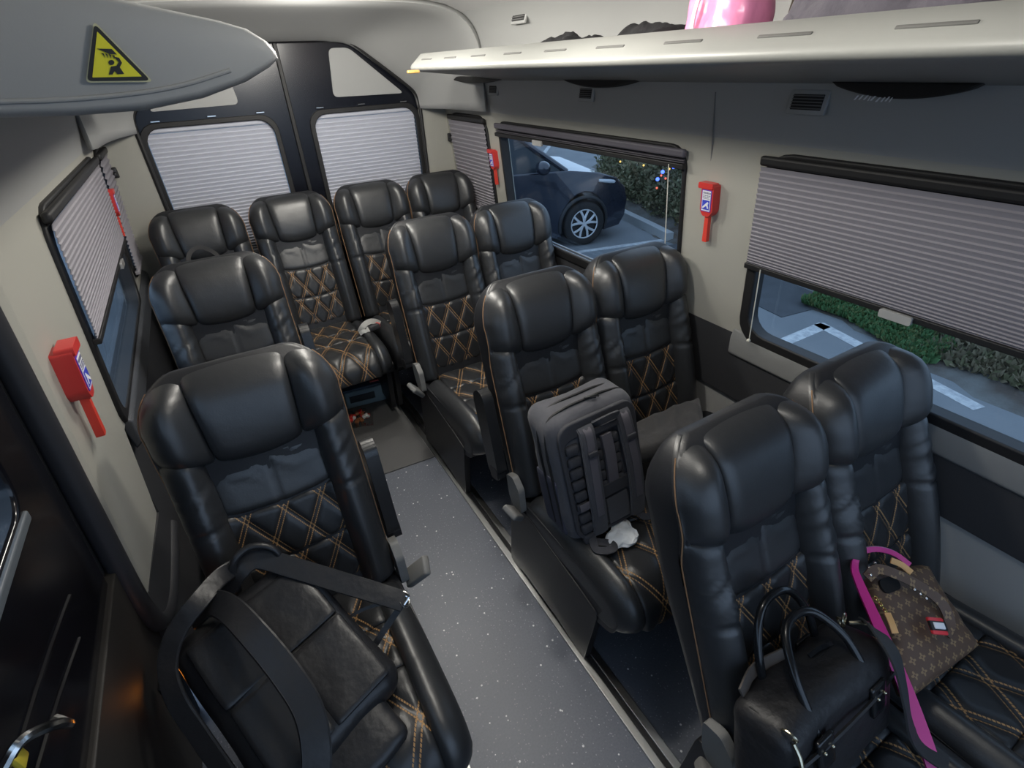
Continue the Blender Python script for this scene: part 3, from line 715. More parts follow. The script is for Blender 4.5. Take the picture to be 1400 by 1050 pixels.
# ------------------------------------------------------------------ emergency hammers
def hammer(side, y, ztop, k, label):
    """y: middle of the case along the wall"""
    f = WR if side > 0 else WL
    o0 = f(y, ztop, 0.0); hm = empty('emergency_hammer', o0, 0, label, 'emergency hammer', 'red emergency hammers')
    g = lambda a, b_, d: f(y + a * k, ztop + b_ * k, d * k) - o0
    bm = NB(); add_panel(bm, rpoly([(-0.026, 0.0), (0.024, 0.0), (0.025, -0.085), (0.012, -0.104), (-0.014, -0.104), (-0.027, -0.085)], 0.007), [], lambda a, b_, d: g(a, b_, -0.034 + d), 0.034); obj('case', bm, RED, hm, bev=0.004 * k)
    bm = NB(); add_panel(bm, rpoly([(-0.024, 0.006), (0.036, 0.006), (0.037, -0.014), (-0.024, -0.012)], 0.006), [], lambda a, b_, d: g(a, b_, -0.038 + d), 0.030); hd = obj('hammer_head', bm, RED, hm, bev=0.004 * k)
    bm = NB(); add_panel(bm, rpoly([(-0.008, -0.10), (0.007, -0.10), (0.009, -0.195), (-0.010, -0.195)], 0.004), [], lambda a, b_, d: g(a + (b_ + 0.1) * -0.02, b_, -0.026 + d), 0.015); obj('handle', bm, mat('bright_red_plastic', (0.75, 0.06, 0.04), 0.35), hm, bev=0.003 * k)
    L = lambda a, b_, d: g(a, b_, -0.0345 - d)
    bm = NB(); add_panel(bm, rr(-0.0205, -0.087, 0.0195, -0.016, 0.003), [], lambda a, b_, d: L(a, b_, 0.001 - d), 0.002); lb = obj('label_border', bm, mat('violet_blue_print', (0.12, 0.05, 0.5), 0.5), hm)
    bm = NB(); add_panel(bm, rr(-0.0180, -0.0845, 0.0170, -0.0185, 0.002), [], lambda a, b_, d: L(a, b_, 0.0016 - d), 0.002); obj('label_face', bm, WHITE, lb)
    bm = NB(); add_panel(bm, rr(-0.0155, -0.0805, 0.0145, -0.0490, 0.001), [], lambda a, b_, d: L(a, b_, 0.0022 - d), 0.002); obj('pictogram_field', bm, BLUE, lb)
    # white hand-and-hammer pictogram and rows of tiny lettering
    q = lambda pts, m, nm: (lambda bm: (add_panel(bm, pts, [], lambda a, b_, d: L(a, b_, 0.0028 - d), 0.002), obj(nm, bm, m, lb)))(NB())
    q([(0.0125, -0.072), (-0.008, -0.053), (-0.012, -0.057), (-0.009, -0.063), (-0.013, -0.0745), (-0.009, -0.0765), (-0.0035, -0.067), (0.0115, -0.078)], WHITE, 'pictogram')
    random.seed(3)
    for r_, (b0, hh) in enumerate(((-0.0225, 0.0062), (-0.0325, 0.0028), (-0.0375, 0.0028), (-0.0425, 0.0022))):
        bm = NB(); a = 0.0135
        while a > -0.0145:
            ww = random.uniform(0.0016, 0.0032) if r_ == 0 else random.uniform(0.0012, 0.004)
            add_panel(bm, [(a, b0), (a - ww, b0), (a - ww, b0 - hh), (a, b0 - hh)], [], lambda aa, b_, d: L(aa, b_, 0.0024 - d), 0.001)
            a -= ww + 0.0018
        obj('lettering', bm, mat('grey_print', (0.22, 0.22, 0.32), 0.5), lb, smooth=False)
    return hm
hammer(1, 1.203, 1.372, 1.0, 'red emergency hammer on the pillar between the two right windows')
hammer(1, 2.750, 1.322, 0.95, 'red emergency hammer beside the drawn right rear side blind')
hammer(-1, 1.36, 1.255, 1.20, 'large near red emergency hammer on the left pillar')
hammer(-1, 2.93, 1.335, 1.0, 'red emergency hammer far back beside the left side blind')
# ------------------------------------------------------------------ liner details on the right
def grille(c, w, h, label, rot=-14.0):
    v = empty('air_vent', c, 0, label, 'vent', 'small air vents in the right wall')
    R = Matrix.Rotation(radians(rot), 4, 'Y')
    obj('vent_frame', rbox((0, 0, 0), (0.010, w + 0.022, h + 0.022), 0.004, 2, R), LINER, v)
    obj('vent_recess', rbox((-0.005, 0, 0), (0.004, w, h), 0.001, 1, R), mat('vent_black', (0.02, 0.02, 0.02), 0.8), v)
    for i in range(5):
        obj('louvre', rbox((-0.0075, 0, -h / 2 + h * (i + 0.5) / 5), (0.005, w, h * 0.07), 0.0006, 1, R), mat('vent_grey', (0.14, 0.14, 0.14), 0.6), v)
    return v
grille(at(1105, 140, x=1.424), 0.085, 0.036, 'slotted air vent left of the dark handle above the near right window', 9)
grille(at(802, 128, x=1.428), 0.075, 0.034, 'slotted air vent under the handle above the window with the parked car', 9)
grille(at(675, 122, x=1.432), 0.075, 0.034, 'small slotted air vent under the farthest handle', 9)
grille(at(711, 20, x=1.385), 0.100, 0.048, 'square slotted air vent above the luggage shelf near the rear', 19)
def grab(x0, x1, yy, label, marks=False):
    a = at(x0, yy, x=1.40); b_ = at(x1, yy + 4, x=1.40); L = (a - b_).length; c = (a + b_) / 2
    g = empty('grab_handle', c, 0, label, 'handle', 'dark handles under the shelf')
    n = 16; top = [(-L / 2 + L * i / n, 0.006) for i in range(n + 1)]; bot = [(L / 2 - L * i / n, 0.004 - 0.034 * (sin(pi * (i / n)) ** 0.7) * (0.75 + 0.25 * (i / n))) for i in range(1, n)]
    bm = NB(); add_panel(bm, top + bot, [], lambda u, v, d: Vector((-0.018 + d + 0.3 * v, u, v)), 0.034); obj('grip', bm, mat('handle_black', (0.010, 0.010, 0.011), 0.5), g, bev=0.004)
    if marks:  # row of short unreadable white strokes on the grip
        bm = NB(); random.seed(5); u = L * 0.24
        for k in range(9):
            ww = random.uniform(0.004, 0.010); s = random.uniform(-0.002, 0.002)
            add_panel(bm, [(u, -0.030 + s), (u - ww * .4, -0.030 + s), (u - ww, -0.021 + s), (u - ww * .6, -0.021 + s)], [], lambda a_, b2, d: Vector((-0.0315 + d + 0.3 * b2, a_, b2)), 0.002); u -= ww * 1.25
        obj('lettering', bm, WHITE, g, smooth=False)
    return g
grab(1140, 1349, 114, 'long dark crescent handle above the near right window', True)
grab(771, 878, 107, 'dark crescent handle above the window with the parked car')
grab(612, 694, 104, 'dark crescent handle farthest back under the shelf')
# liner seams
bm = NB(); add_tube(bm, [(1.468, 1.23, 1.44), (1.448, 1.225, 1.54), (1.428, 1.22, 1.64)], 0.0025, 6); struct('trim_13', bm, mat('seam_grey', (0.2, 0.2, 0.2), 0.7))
# coat hooks
for sd, (px, py), lb in ((1, (617, 188), 'black coat hook by the right rear side blind'), (-1, (156, 237), 'black coat hook by the narrow left rear window')):
    c = at(px, py, y=3.31)
    hk = empty('coat_hook', c, 0, lb, 'hook', 'coat hooks at the rear corners')
    obj('hook_base', rbox((0, 0.02, 0), (0.03, 0.02, 0.05), 0.006), PLASTIC, hk); obj('hook_arm', rbox((0, 0.0, -0.008), (0.024, 0.03, 0.026), 0.007), PLASTIC, hk)
# ------------------------------------------------------------------ warning sign on the bin end
def SG(px, py, d): return at(px, py, y=YL - d)
sgn = empty('warning_sign', SG(149, 85, 0.006), 0, 'yellow triangular warning sticker with black border and crouching figure on the overhead bin', 'sign')
s0 = sgn.location.copy()
def splate(pts, r, d, m, nm, par):
    q = [SG(*p, 0.006) - s0 for p in pts]
    bm = NB(); add_panel(bm, rpoly([(p.x, p.z) for p in q], r), [], lambda a, b_, dd: Vector((a, -d + dd, b_)), 0.002); return obj(nm, bm, m, par, smooth=False)
splate([(128, 28), (117, 113), (210, 112)], 0.006, 0.0, mat('pale_sticker', (0.55, 0.55, 0.35), 0.5), 'sticker', sgn)
splate([(129, 32), (119, 111), (206, 110)], 0.006, 0.001, BLACKP, 'border', sgn)
splate([(133, 43), (126.5, 106), (194, 104.5)], 0.001, 0.002, YELLOW, 'yellow_field', sgn)
fig = splate([(152, 91), (149, 102), (154, 102), (157, 97), (161, 101.5), (170, 101), (164, 92), (167, 86), (163, 79), (156, 77.5), (162.5, 85), (159.5, 90)], 0, 0.003, BLACKP, 'pictogram', sgn)
hq = [SG(152.5 + 4 * cos(2 * pi * k / 14), 85.5 + 3.6 * sin(2 * pi * k / 14), 0.006) - s0 for k in range(14)]
bm = NB(); add_panel(bm, [(p.x, p.z) for p in hq], [], lambda a, b_, dd: Vector((a, -0.003 + dd, b_)), 0.002); obj('pictogram_head', bm, BLACKP, sgn, smooth=False)
splate([(133, 66.5), (153, 67), (160, 74.5), (150, 74)], 0, 0.003, BLACKP, 'pictogram_bar', sgn)
for k in range(4): splate([(139 + 5 * k, 72 + k), (142 + 5 * k, 73 + k), (144.5 + 4 * k, 79 + .6 * k)], 0, 0.003, BLACKP, 'pictogram_tooth', sgn)
# ------------------------------------------------------------------ things on the luggage shelf
def heap(name, c, sx, sy, h, seed, m, label, cat, rz=0.0, group=None, flat=2.0, res=34, rough=1.0, z0=0.0):
    bm = NB(); top = []; n = res
    for i in range(n + 1):
        row = []
        for j in range(n + 1):
            u, v = 2 * i / n - 1, 2 * j / n - 1
            ex = 4.0; r = (abs(u) ** ex + abs(v) ** ex) ** (1 / ex)
            ed = max(0.0, 1 - r ** flat) ** 0.5
            p = Vector((u * 2.2, v * 2.2, seed))
            f = 0.62 + 0.55 * noise.noise(p * 1.1) + 0.30 * abs(noise.noise(p * 2.6 + Vector((3, 1, 0)))) * rough + 0.16 * (1 - abs(noise.noise(p * 4.2))) * rough
            wob = 1 + 0.10 * noise.noise(Vector((u * 2, v * 2, seed + 9)))
            row.append(bm.verts.new((u * sx / 2 * wob, v * sy / 2 * wob, z0 + max(0.004, h * ed * max(0.25, f)))))
        top.append(row)
    for i in range(n):
        for j in range(n): bm.faces.new((top[i][j], top[i + 1][j], top[i + 1][j + 1], top[i][j + 1]))
    ring = [top[i][0] for i in range(n + 1)] + [top[n][j] for j in range(1, n + 1)] + [top[i][n] for i in range(n - 1, -1, -1)] + [top[0][j] for j in range(n - 1, 0, -1)]
    low = [bm.verts.new((v.co.x, v.co.y, z0)) for v in ring]; k = len(ring)
    for i in range(k): bm.faces.new((ring[i], ring[(i + 1) % k], low[(i + 1) % k], low[i]))
    bm.faces.new(low[::-1])
    o = obj(name, bm, m, None, label=label, cat=cat, group=group, autos=180); o.location = c; o.rotation_euler = (0, 0, rz); return o
CLOTHL = mat('lavender_grey_cloth', (0.085, 0.078, 0.098), 0.85, bump=[(90, 0.3)], sheen=0.2)
CLOTHB = mat('black_cloth', (0.018, 0.018, 0.02), 0.8, bump=[(90, 0.3)])
heap('jacket', (1.19, 0.60, 1.743), 0.33, 0.42, 0.155, 2.0, CLOTHL, 'crumpled lavender grey jacket lying at the near end of the luggage shelf', 'jacket', flat=3.0, rough=1.6)
heap('coat', (1.215, 1.26, 1.743), 0.32, 0.30, 0.085, 5.0, CLOTHB, 'flattened black coat on the luggage shelf beside the pink bag', 'coat', flat=2.5, rough=0.35)
heap('scarf', (1.215, 1.64, 1.743), 0.30, 0.36, 0.078, 11.0, CLOTHB, 'bunched black scarf farther back on the luggage shelf', 'scarf', flat=2.0, rough=0.5)
# pink plastic bag
PINK = mat('pink_plastic', (0.86, 0.30, 0.52), 0.25, bump=[(9, 0.25)])
bm = NB(); n = 26; R = []
for i in range(n + 1):
    row = []; v = i / n
    for j in range(40):
        a = 2 * pi * j / 40; w_, d_ = 0.088 * (1 - 0.05 * v), 0.075 * (1 - 0.35 * v)
        ca, sa = cos(a), sin(a); e = 0.55
        x = d_ * math.copysign(abs(ca) ** e, ca); y = w_ * math.copysign(abs(sa) ** e, sa)
        k = 1 + 0.07 * noise.noise(Vector((ca * 1.5, sa * 1.5, v * 4)))
        row.append(bm.verts.new((x * k, y * k, 0.20 * v)))
    R.append(row)
for A, B in zip(R, R[1:]):
    for j in range(40): bm.faces.new((A[j], A[(j + 1) % 40], B[(j + 1) % 40], B[j]))
bm.faces.new(R[0][::-1]); bm.faces.new(R[-1])
pb = obj('plastic_bag', bm, PINK, None, label='bright pink plastic bag standing on the luggage shelf', cat='bag'); pb.location = (1.135, 0.965, 1.743)
bm = NB(); add_ribbon(bm, smooth_path([(-0.072, 0.035, 0.01), (-0.079, 0.03, 0.07), (-0.072, 0.018, 0.13), (-0.062, 0.01, 0.19)], 5), 0.010, 0.004, Vector((-1, 0, 0.1))); obj('fold_strip', bm, mat('pale_pink', (0.9, 0.72, 0.8), 0.3), pb, label='pale strip down the bag')
heap('pouch', (1.23, 0.832, 1.743), 0.14, 0.035, 0.13, 8.0, mat('brown_fabric', (0.10, 0.085, 0.07), 0.8), 'small brown pouch wedged between the pink bag and lavender jacket', 'pouch', flat=4.0)
# ------------------------------------------------------------------ bags and small things
def frame(o, zdir, xdir):
    z = Vector(zdir).normalized(); x = Vector(xdir); x = (x - z * x.dot(z)).normalized(); y = z.cross(x)
    M = Matrix((x, y, z)).transposed().to_4x4(); M.translation = Vector(o); return M
def softbox(size, r, M=None, amp=0.0, seed=0.0, n=14, taper=0.0, sag=0.0):
    """padded rounded box with soft, slightly uneven faces"""
    bm = NB(); hx, hy, hz = (s / 2 for s in size); cache = {}
    def P(u, v, w):
        key = (round(u, 4), round(v, 4), round(w, 4))
        if key in cache: return cache[key]
        p = Vector((u * hx, v * hy, w * hz)); q = Vector((max(-hx + r, min(hx - r, p.x)), max(-hy + r, min(hy - r, p.y)), max(-hz + r, min(hz - r, p.z))))
        d = p - q
        if d.length > 1e-9: p = q + d.normalized() * r
        k = 1 - taper * (w * .5 + .5); p.x *= k; p.y *= k
        if amp:
            nn = Vector((u ** 3, v ** 3, w ** 3)); nn.normalize()
            p = p + nn * amp * noise.noise(p * 9 + Vector((seed, seed, 0)))
        if sag: p.z -= sag * (u * u)
        cache[key] = bm.verts.new(p); return cache[key]
    # denser sampling near the rounded edges
    g = [math.copysign(abs(t) ** 0.6, t) for t in (2 * i / n - 1 for i in range(n + 1))]
    for ax in range(3):
        for s in (-1, 1):
            for i in range(n):
                for j in range(n):
                    c = []
                    for a, b_ in ((g[i], g[j]), (g[i + 1], g[j]), (g[i + 1], g[j + 1]), (g[i], g[j + 1])):
                        t = [0, 0, 0]; t[ax] = s; t[(ax + 1) % 3] = a; t[(ax + 2) % 3] = b_; c.append(P(*t))
                    bm.faces.new(c)
    if M: bm.transform(M)
    return bm
def path_in(M, pts): return [M @ Vector(p) for p in pts]
def strap(name, pts, w, th, nrm, m, par, k=6, piped=None, label=None, crown=0.0):
    P_ = smooth_path(pts, k); bm = NB(); add_ribbon(bm, P_, w, th, nrm, crown); o = obj(name, bm, m, par, label=label)
    if piped:
        for sg in (-1, 1):
            q = []
            for i, p in enumerate(P_):
                d = (P_[min(i + 1, len(P_) - 1)] - P_[max(i - 1, 0)]).normalized(); nn = (nrm - d * nrm.dot(d)).normalized()
                q.append(p + d.cross(nn) * sg * w / 2)
            obj('piped_edge', tube(q, piped, 6), m, o)
    return o
def torus(bm, c, R, r, ax, n=20, m_=8):
    z = Vector(ax).normalized(); x = z.orthogonal().normalized(); y = z.cross(x)
    add_tube(bm, [Vector(c) + x * R * cos(2 * pi * k / n) + y * R * sin(2 * pi * k / n) for k in range(n)], r, m_, closed=True)
# ---- grey backpack on the middle aisle seat
CANV = mat('charcoal_canvas', (0.070, 0.071, 0.083), 0.85, bump=[(500, 0.35), (12, 0.1)], sheen=0.15)
CANVD = mat('dark_canvas', (0.045, 0.046, 0.054), 0.85, bump=[(500, 0.3)])
WEB = mat('purple_grey_webbing', (0.125, 0.117, 0.135), 0.85, bump=[(500, 0.3)])
ZIP = mat('zip_black', (0.012, 0.012, 0.013), 0.6)
up = Vector((-0.075, 0.215, 0.97)).normalized()
MB_ = frame((0.776, 0.942, 0.688), up, (1, -0.06, 0.05))
bp = empty('backpack', (0.785, 0.93, 0.48), 0, 'upright charcoal backpack with padded straps on the middle right aisle seat', 'backpack')
MI = Matrix.Translation(-bp.location) @ MB_
H_, W_, D_ = 0.445, 0.295, 0.17
obj('body', softbox((W_, D_, H_), 0.045, MI, 0.010, 2.0, 16), CANV, bp, autos=180)
fy = -D_ / 2
def fpt(u, v, d=0.0): return MI @ Vector((u, fy - d, v))
# front frame panel, padded ribs, side zips
bm = NB(); add_panel(bm, rr(-0.132, -0.205, 0.132, 0.200, 0.045), [rr(-0.118, -0.190, 0.118, 0.150, 0.03)], lambda a, b_, d: fpt(a, b_, 0.010 - d), 0.014); obj('front_rim', bm, CANVD, bp, bev=0.004)
for col, (x0, x1) in enumerate(((-0.116, -0.072), (-0.022, 0.0), (0.036, 0.062))):
    ys = [0.135 - 0.040 * k for k in range(9)]
    if col: ys = [0.118 - 0.036 * k for k in range(5)]
    for y in ys:
        M = MI @ Matrix.Translation(((x0 + x1) / 2, fy - 0.004, y - 0.018)) 
        obj('padded_rib', softbox((x1 - x0, 0.026, 0.036), 0.012, M, 0, 0, 6), CANVD, bp, autos=180)
for x, tilt in ((-0.050, -0.004), (0.085, 0.004)):
    pts = [fpt(x - tilt, 0.175, 0.008), fpt(x - tilt, 0.155, 0.020), fpt(x, 0.08, 0.026), fpt(x + tilt, -0.02, 0.028), fpt(x + tilt, -0.12, 0.022), fpt(x + tilt, -0.198, 0.010)]
    nrm = MI.to_3x3() @ Vector((0, -1, 0))
    st_ = strap('shoulder_strap', pts, 0.046, 0.014, nrm, CANV, bp, 6, 0.003, crown=0.004)
    strap('strap_webbing', [p + nrm * 0.012 for p in pts[:-1]], 0.024, 0.003, nrm, WEB, st_, 6)
    obj('strap_buckle', rbox((0, 0, 0), (0.03, 0.008, 0.016), 0.003, 2, MI @ Matrix.Translation((x, fy - 0.044, 0.10))), CANVD, st_)
nrm = MI.to_3x3() @ Vector((0, -1, 0))
strap('centre_pad', [fpt(0.018, 0.125, 0.012), fpt(0.018, 0.05, 0.018), fpt(0.018, -0.055, 0.012)], 0.034, 0.012, nrm, WEB, bp, 5)
strap('cross_strap', [fpt(-0.03, 0.150, 0.016), fpt(0.03, 0.156, 0.024), fpt(0.10, 0.150, 0.016)], 0.018, 0.006, nrm, CANVD, bp, 5)
strap('grab_handle', [fpt(-0.015, 0.172, 0.012), fpt(0.0, 0.182, 0.030), fpt(0.03, 0.185, 0.034), fpt(0.055, 0.180, 0.028), fpt(0.065, 0.172, 0.012)], 0.020, 0.008, nrm, CANVD, bp, 5)
strap('trolley_band', [fpt(-0.035, -0.062, 0.012), fpt(0.02, -0.056, 0.018), fpt(0.070, -0.060, 0.012)], 0.040, 0.010, nrm, CANVD, bp, 5)
strap('lower_pad', [fpt(0.02, -0.09, 0.010), fpt(0.02, -0.185, 0.010)], 0.075, 0.012, nrm, CANV, bp, 4)
obj('name_patch', rbox((0, 0, 0), (0.038, 0.004, 0.026), 0.002, 2, MI @ Matrix.Translation((-0.093, fy - 0.021, -0.075))), WEB, bp)
zp = [(-0.146 , 0.0, -0.17), (-0.147, 0.0, 0.0), (-0.145, 0.0, 0.12), (-0.125, 0.0, 0.198), (-0.07, 0, 0.218), (0.0, 0, 0.220), (0.07, 0, 0.218), (0.125, 0, 0.198), (0.145, 0, 0.12), (0.147, 0, 0.0)]
for dy in (-0.042, 0.005):
    obj('zip', tube(smooth_path(path_in(MI, [(x * 1.035, y + dy, z + 0.006 * (z > 0.1)) for x, y, z in zp]), 5), 0.0042, 6), ZIP, bp)
for k in range(2):
    obj('zip_puller', tube(path_in(MI, [(0.0 + 0.012 * k, -0.042, 0.230), (0.012 + 0.016 * k, -0.055, 0.233), (0.03 + 0.01 * k, -0.058, 0.226)]), 0.003, 6), ZIP, bp)
obj('side_pocket', softbox((0.016, 0.12, 0.20), 0.007, MI @ Matrix.Translation((-0.145, 0.01, -0.09)), 0.004, 4, 8), mat('blue_grey_canvas', (0.050, 0.053, 0.078), 0.85, bump=[(500, 0.3)]), bp, autos=180)
for sx in (-1,):
    pts = path_in(MI, [(sx * 0.085, fy - 0.006, -0.195), (sx * 0.10, fy - 0.050, -0.215), (sx * 0.06, fy - 0.075, -0.219), (sx * 0.02 - 0.03, fy - 0.055, -0.218), (sx * 0.07 - 0.02, fy - 0.02, -0.212)])
    strap('loose_webbing', pts, 0.024, 0.003, MI.to_3x3() @ Vector((0, -.4, 1)), CANVD, bp, 6)
# crumpled tissue
bm = NB(); bmesh.ops.create_icosphere(bm, subdivisions=4, radius=0.045)
for v in bm.verts:
    p = v.co.copy(); a = atan2(p.y, p.x); k = 0.80 + 0.38 * abs(sin(a * 1.5 + 0.6)) + 0.25 * (1 - abs(noise.noise(p * 40))) * 0.6
    v.co = Vector((p.x * k * 1.15, p.y * k * 0.85, p.z * 0.36 + 0.006 * noise.noise(p * 60)))
t_ = obj('tissue', bm, mat('white_tissue', (0.85, 0.88, 0.90), 0.8, bump=[(60, 0.4)]), None, label='crumpled white tissue on the quilted cushion below the charcoal backpack', cat='tissue', autos=25)
strap('loose_webbing', path_in(MI, [(0.085, fy - 0.006, -0.195), (0.098, fy - 0.030, -0.212), (0.125, fy - 0.030, -0.219), (0.15, fy - 0.012, -0.219)]), 0.024, 0.003, MI.to_3x3() @ Vector((0, -.4, 1)), CANVD, bp, 6)
tp = at(850, 731, z=0.492); t_.location = (tp.x, tp.y, 0.492); t_.rotation_euler = (0, 0, 0.4)
# ---- jacket and bag on the middle window seat
DJ = mat('dark_jacket', (0.065, 0.062, 0.062), 0.85, bump=[(70, 0.2)], sheen=0.2)
BN = mat('black_nylon', (0.013, 0.013, 0.015), 0.5, bump=[(35, 0.2), (400, 0.15)])
hb = empty('rucksack', (1.29, 0.93, 0.50), 0, 'black rucksack under the folded jacket on the middle right window seat', 'rucksack')
M = Matrix.Translation(-hb.location) @ frame((1.285, 0.885, 0.535), (0, 0.12, 1), (1, 0.05, 0))
obj('body', softbox((0.34, 0.30, 0.12), 0.045, M, 0.016, 3.0, 14), BN, hb, autos=180)
bm = NB(); add_tube(bm, smooth_path([M @ Vector(p) for p in ((-0.10, -0.02, 0.055), (-0.075, -0.045, 0.085), (-0.02, -0.06, 0.095), (0.03, -0.05, 0.082), (0.05, -0.03, 0.055))], 6), 0.010, 8); obj('carry_handle', bm, BN, hb)
strap('side_strap', [M @ Vector(p) for p in ((-0.16, 0.05, 0.045), (-0.13, -0.06, 0.068), (-0.15, -0.15, 0.04), (-0.13, -0.17, -0.02))], 0.028, 0.004, Vector((-0.3, -0.2, 1)), BN, hb)
bm = NB(); torus(bm, M @ Vector((-0.03, -0.10, 0.066)), 0.012, 0.003, (0, -0.4, 1)); obj('ring', bm, CHROME, hb)
bm = NB(); n = 40; top = []
JP = [at(862, 585, z=0.60), at(955, 545, z=0.625), at(965, 592, z=0.615), at(868, 622, z=0.585)]
for i in range(n + 1):
    row = []
    for j in range(n + 1):
        u, v = i / n, j / n
        p = (JP[0] * (1 - u) + JP[1] * u) * (1 - v) + (JP[3] * (1 - u) + JP[2] * u) * v
        c = Vector((1.26, 0.99, p.z)); p = c + (p - c) * 1.1
        e = min(u, 1 - u, v, 1 - v); p.z += 0.03 * sqrt(min(1, e / 0.08)) - 0.02 + 0.020 * noise.noise(Vector((u * 3, v * 3, 2))) + 0.012 * (1 - abs(noise.noise(Vector((u * 5, v * 2.5, 6))))) 
        p.x = min(p.x, 1.475)
        row.append(bm.verts.new(p))
    top.append(row)
for i in range(n):
    for j in range(n): bm.faces.new((top[i][j], top[i + 1][j], top[i + 1][j + 1], top[i][j + 1]))
ring = [top[i][0] for i in range(n + 1)] + [top[n][j] for j in range(1, n + 1)] + [top[i][n] for i in range(n - 1, -1, -1)] + [top[0][j] for j in range(n - 1, 0, -1)]
low = [bm.verts.new(v.co + Vector((0, 0, -0.03))) for v in ring]
for i in range(len(ring)): bm.faces.new((ring[i], ring[(i + 1) % len(ring)], low[(i + 1) % len(ring)], low[i]))
bm.faces.new(low[::-1])
obj('folded_jacket', bm, DJ, None, label='folded dark grey jacket lying on the black rucksack, middle right window seat', cat='jacket', autos=180)
# ---- black leather backpack on the near left seat
LB = mat('bag_leather', (0.017, 0.0175, 0.020), 0.38, bump=[(16, 0.12), (300, 0.10)])
LBD = mat('bag_lining', (0.012, 0.012, 0.013), 0.75)
lb = empty('leather_backpack', (-0.19, 0.80, 0.49), 0, 'black leather backpack with loose straps lying on the near left seat', 'backpack')
L0 = lb.location.copy(); T = Matrix.Translation(-L0)
MN = T @ frame((-0.175, 0.845, 0.565), (0.04, -0.34, 0.94), (0.94, 0.33, 0.08))
obj('body', softbox((0.335, 0.44, 0.115), 0.050, MN, 0.010, 5.0, 18), LB, lb, autos=180)
# raised back panel in two halves with a centre seam
for x0, x1 in ((-0.135, -0.002), (0.002, 0.145)):
    for y0, y1 in ((-0.19, 0.0), (0.005, 0.175)):
        obj('back_panel', softbox((x1 - x0, y1 - y0, 0.016), 0.007, MN @ Matrix.Translation(((x0 + x1) / 2, (y0 + y1) / 2, 0.056)), 0.004, x0 * 30, 8), LB, lb, autos=180)
obj('front_pocket', softbox((0.27, 0.15, 0.05), 0.022, MN @ Matrix.Translation((-0.03, -0.235, 0.005)), 0.006, 8, 10), LB, lb, autos=180)
def an(px, py, z): return at(px, py, z=z) - L0
NU = Vector((0.0, -0.55, 0.83)); NS = Vector((-0.25, -0.75, 0.6))
strap('shoulder_strap', [an(300, 822, 0.66), an(325, 783, 0.715), an(352, 764, 0.725), an(400, 776, 0.70), an(470, 797, 0.66), (an(520, 812, 0.63)), an(552, 822, 0.605)], 0.044, 0.007, NU, LB, lb, 6, 0.0034)
strap('shoulder_strap', [an(262, 845, 0.66), an(287, 826, 0.715), an(312, 832, 0.735), an(348, 868, 0.735), an(392, 922, 0.705), an(422, 972, 0.665), an(433, 1030, 0.62), an(428, 1090, 0.57)], 0.050, 0.008, NU, LB, lb, 6, 0.0042)
strap('side_loop', [an(340, 768, 0.70), an(305, 786, 0.735), an(272, 822, 0.745), an(242, 862, 0.72), an(229, 908, 0.68), an(240, 955, 0.64), an(272, 1005, 0.58), an(310, 1060, 0.53), an(340, 1110, 0.50)], 0.036, 0.009, NS, LB, lb, 6, 0.004)
obj('top_handle', tube(smooth_path([an(326, 808, 0.66), an(318, 772, 0.74), an(342, 748, 0.76), an(376, 752, 0.735), an(392, 785, 0.66)], 6), 0.009, 10), LB, lb)
strap('adjuster_strap', [an(550, 826, 0.60), an(525, 862, 0.56), an(505, 892, 0.53), an(470, 930, 0.515)], 0.016, 0.004, NU, LB, lb, 6)
strap('adjuster_strap', [an(545, 820, 0.60), an(500, 832, 0.585), an(470, 850, 0.575), an(455, 872, 0.565)], 0.008, 0.004, NU, LB, lb, 6)
bm = NB(); torus(bm, an(553, 822, 0.60), 0.014, 0.0028, (0.5, -0.4, 0.7)); obj('ring', bm, CHROME, lb, label='chrome ring')
bm = NB(); c = an(545, 818, 0.606); add_tube(bm, smooth_path([c, c + Vector((0.014, 0.004, 0.012)), c + Vector((0.024, -0.012, 0.006)), c + Vector((0.006, -0.022, -0.004))], 5), 0.003, 6); obj('clip', bm, CHROME, lb, label='chrome clip')
for a_, b2 in (((-0.005, 0.185, 0.060), (-0.005, -0.2, 0.062)), ((-0.14, 0.0, 0.055), (0.15, 0.004, 0.058))):
    pass
# ---- black briefcase on the near aisle seat
bc = empty('briefcase', (0.80, 0.16, 0.49), 0, 'black nylon briefcase with two leather handles on the nearest right aisle seat', 'briefcase')
B0 = bc.location.copy(); T = Matrix.Translation(-B0)
MC = T @ frame((0.752, 0.150, 0.590), (0.03, 0.36, 0.93), (0.995, 0.02, -0.03))
obj('body', softbox((0.370, 0.140, 0.225), 0.045, MC, 0.012, 6.0, 16), BN, bc, autos=180)
LH = mat('patent_handle', (0.010, 0.011, 0.013), 0.18)
GOLD = mat('pale_gold_metal', (0.62, 0.57, 0.42), 0.25, 1.0)
def bq(x, y, z): return MC @ Vector((x, y, z))
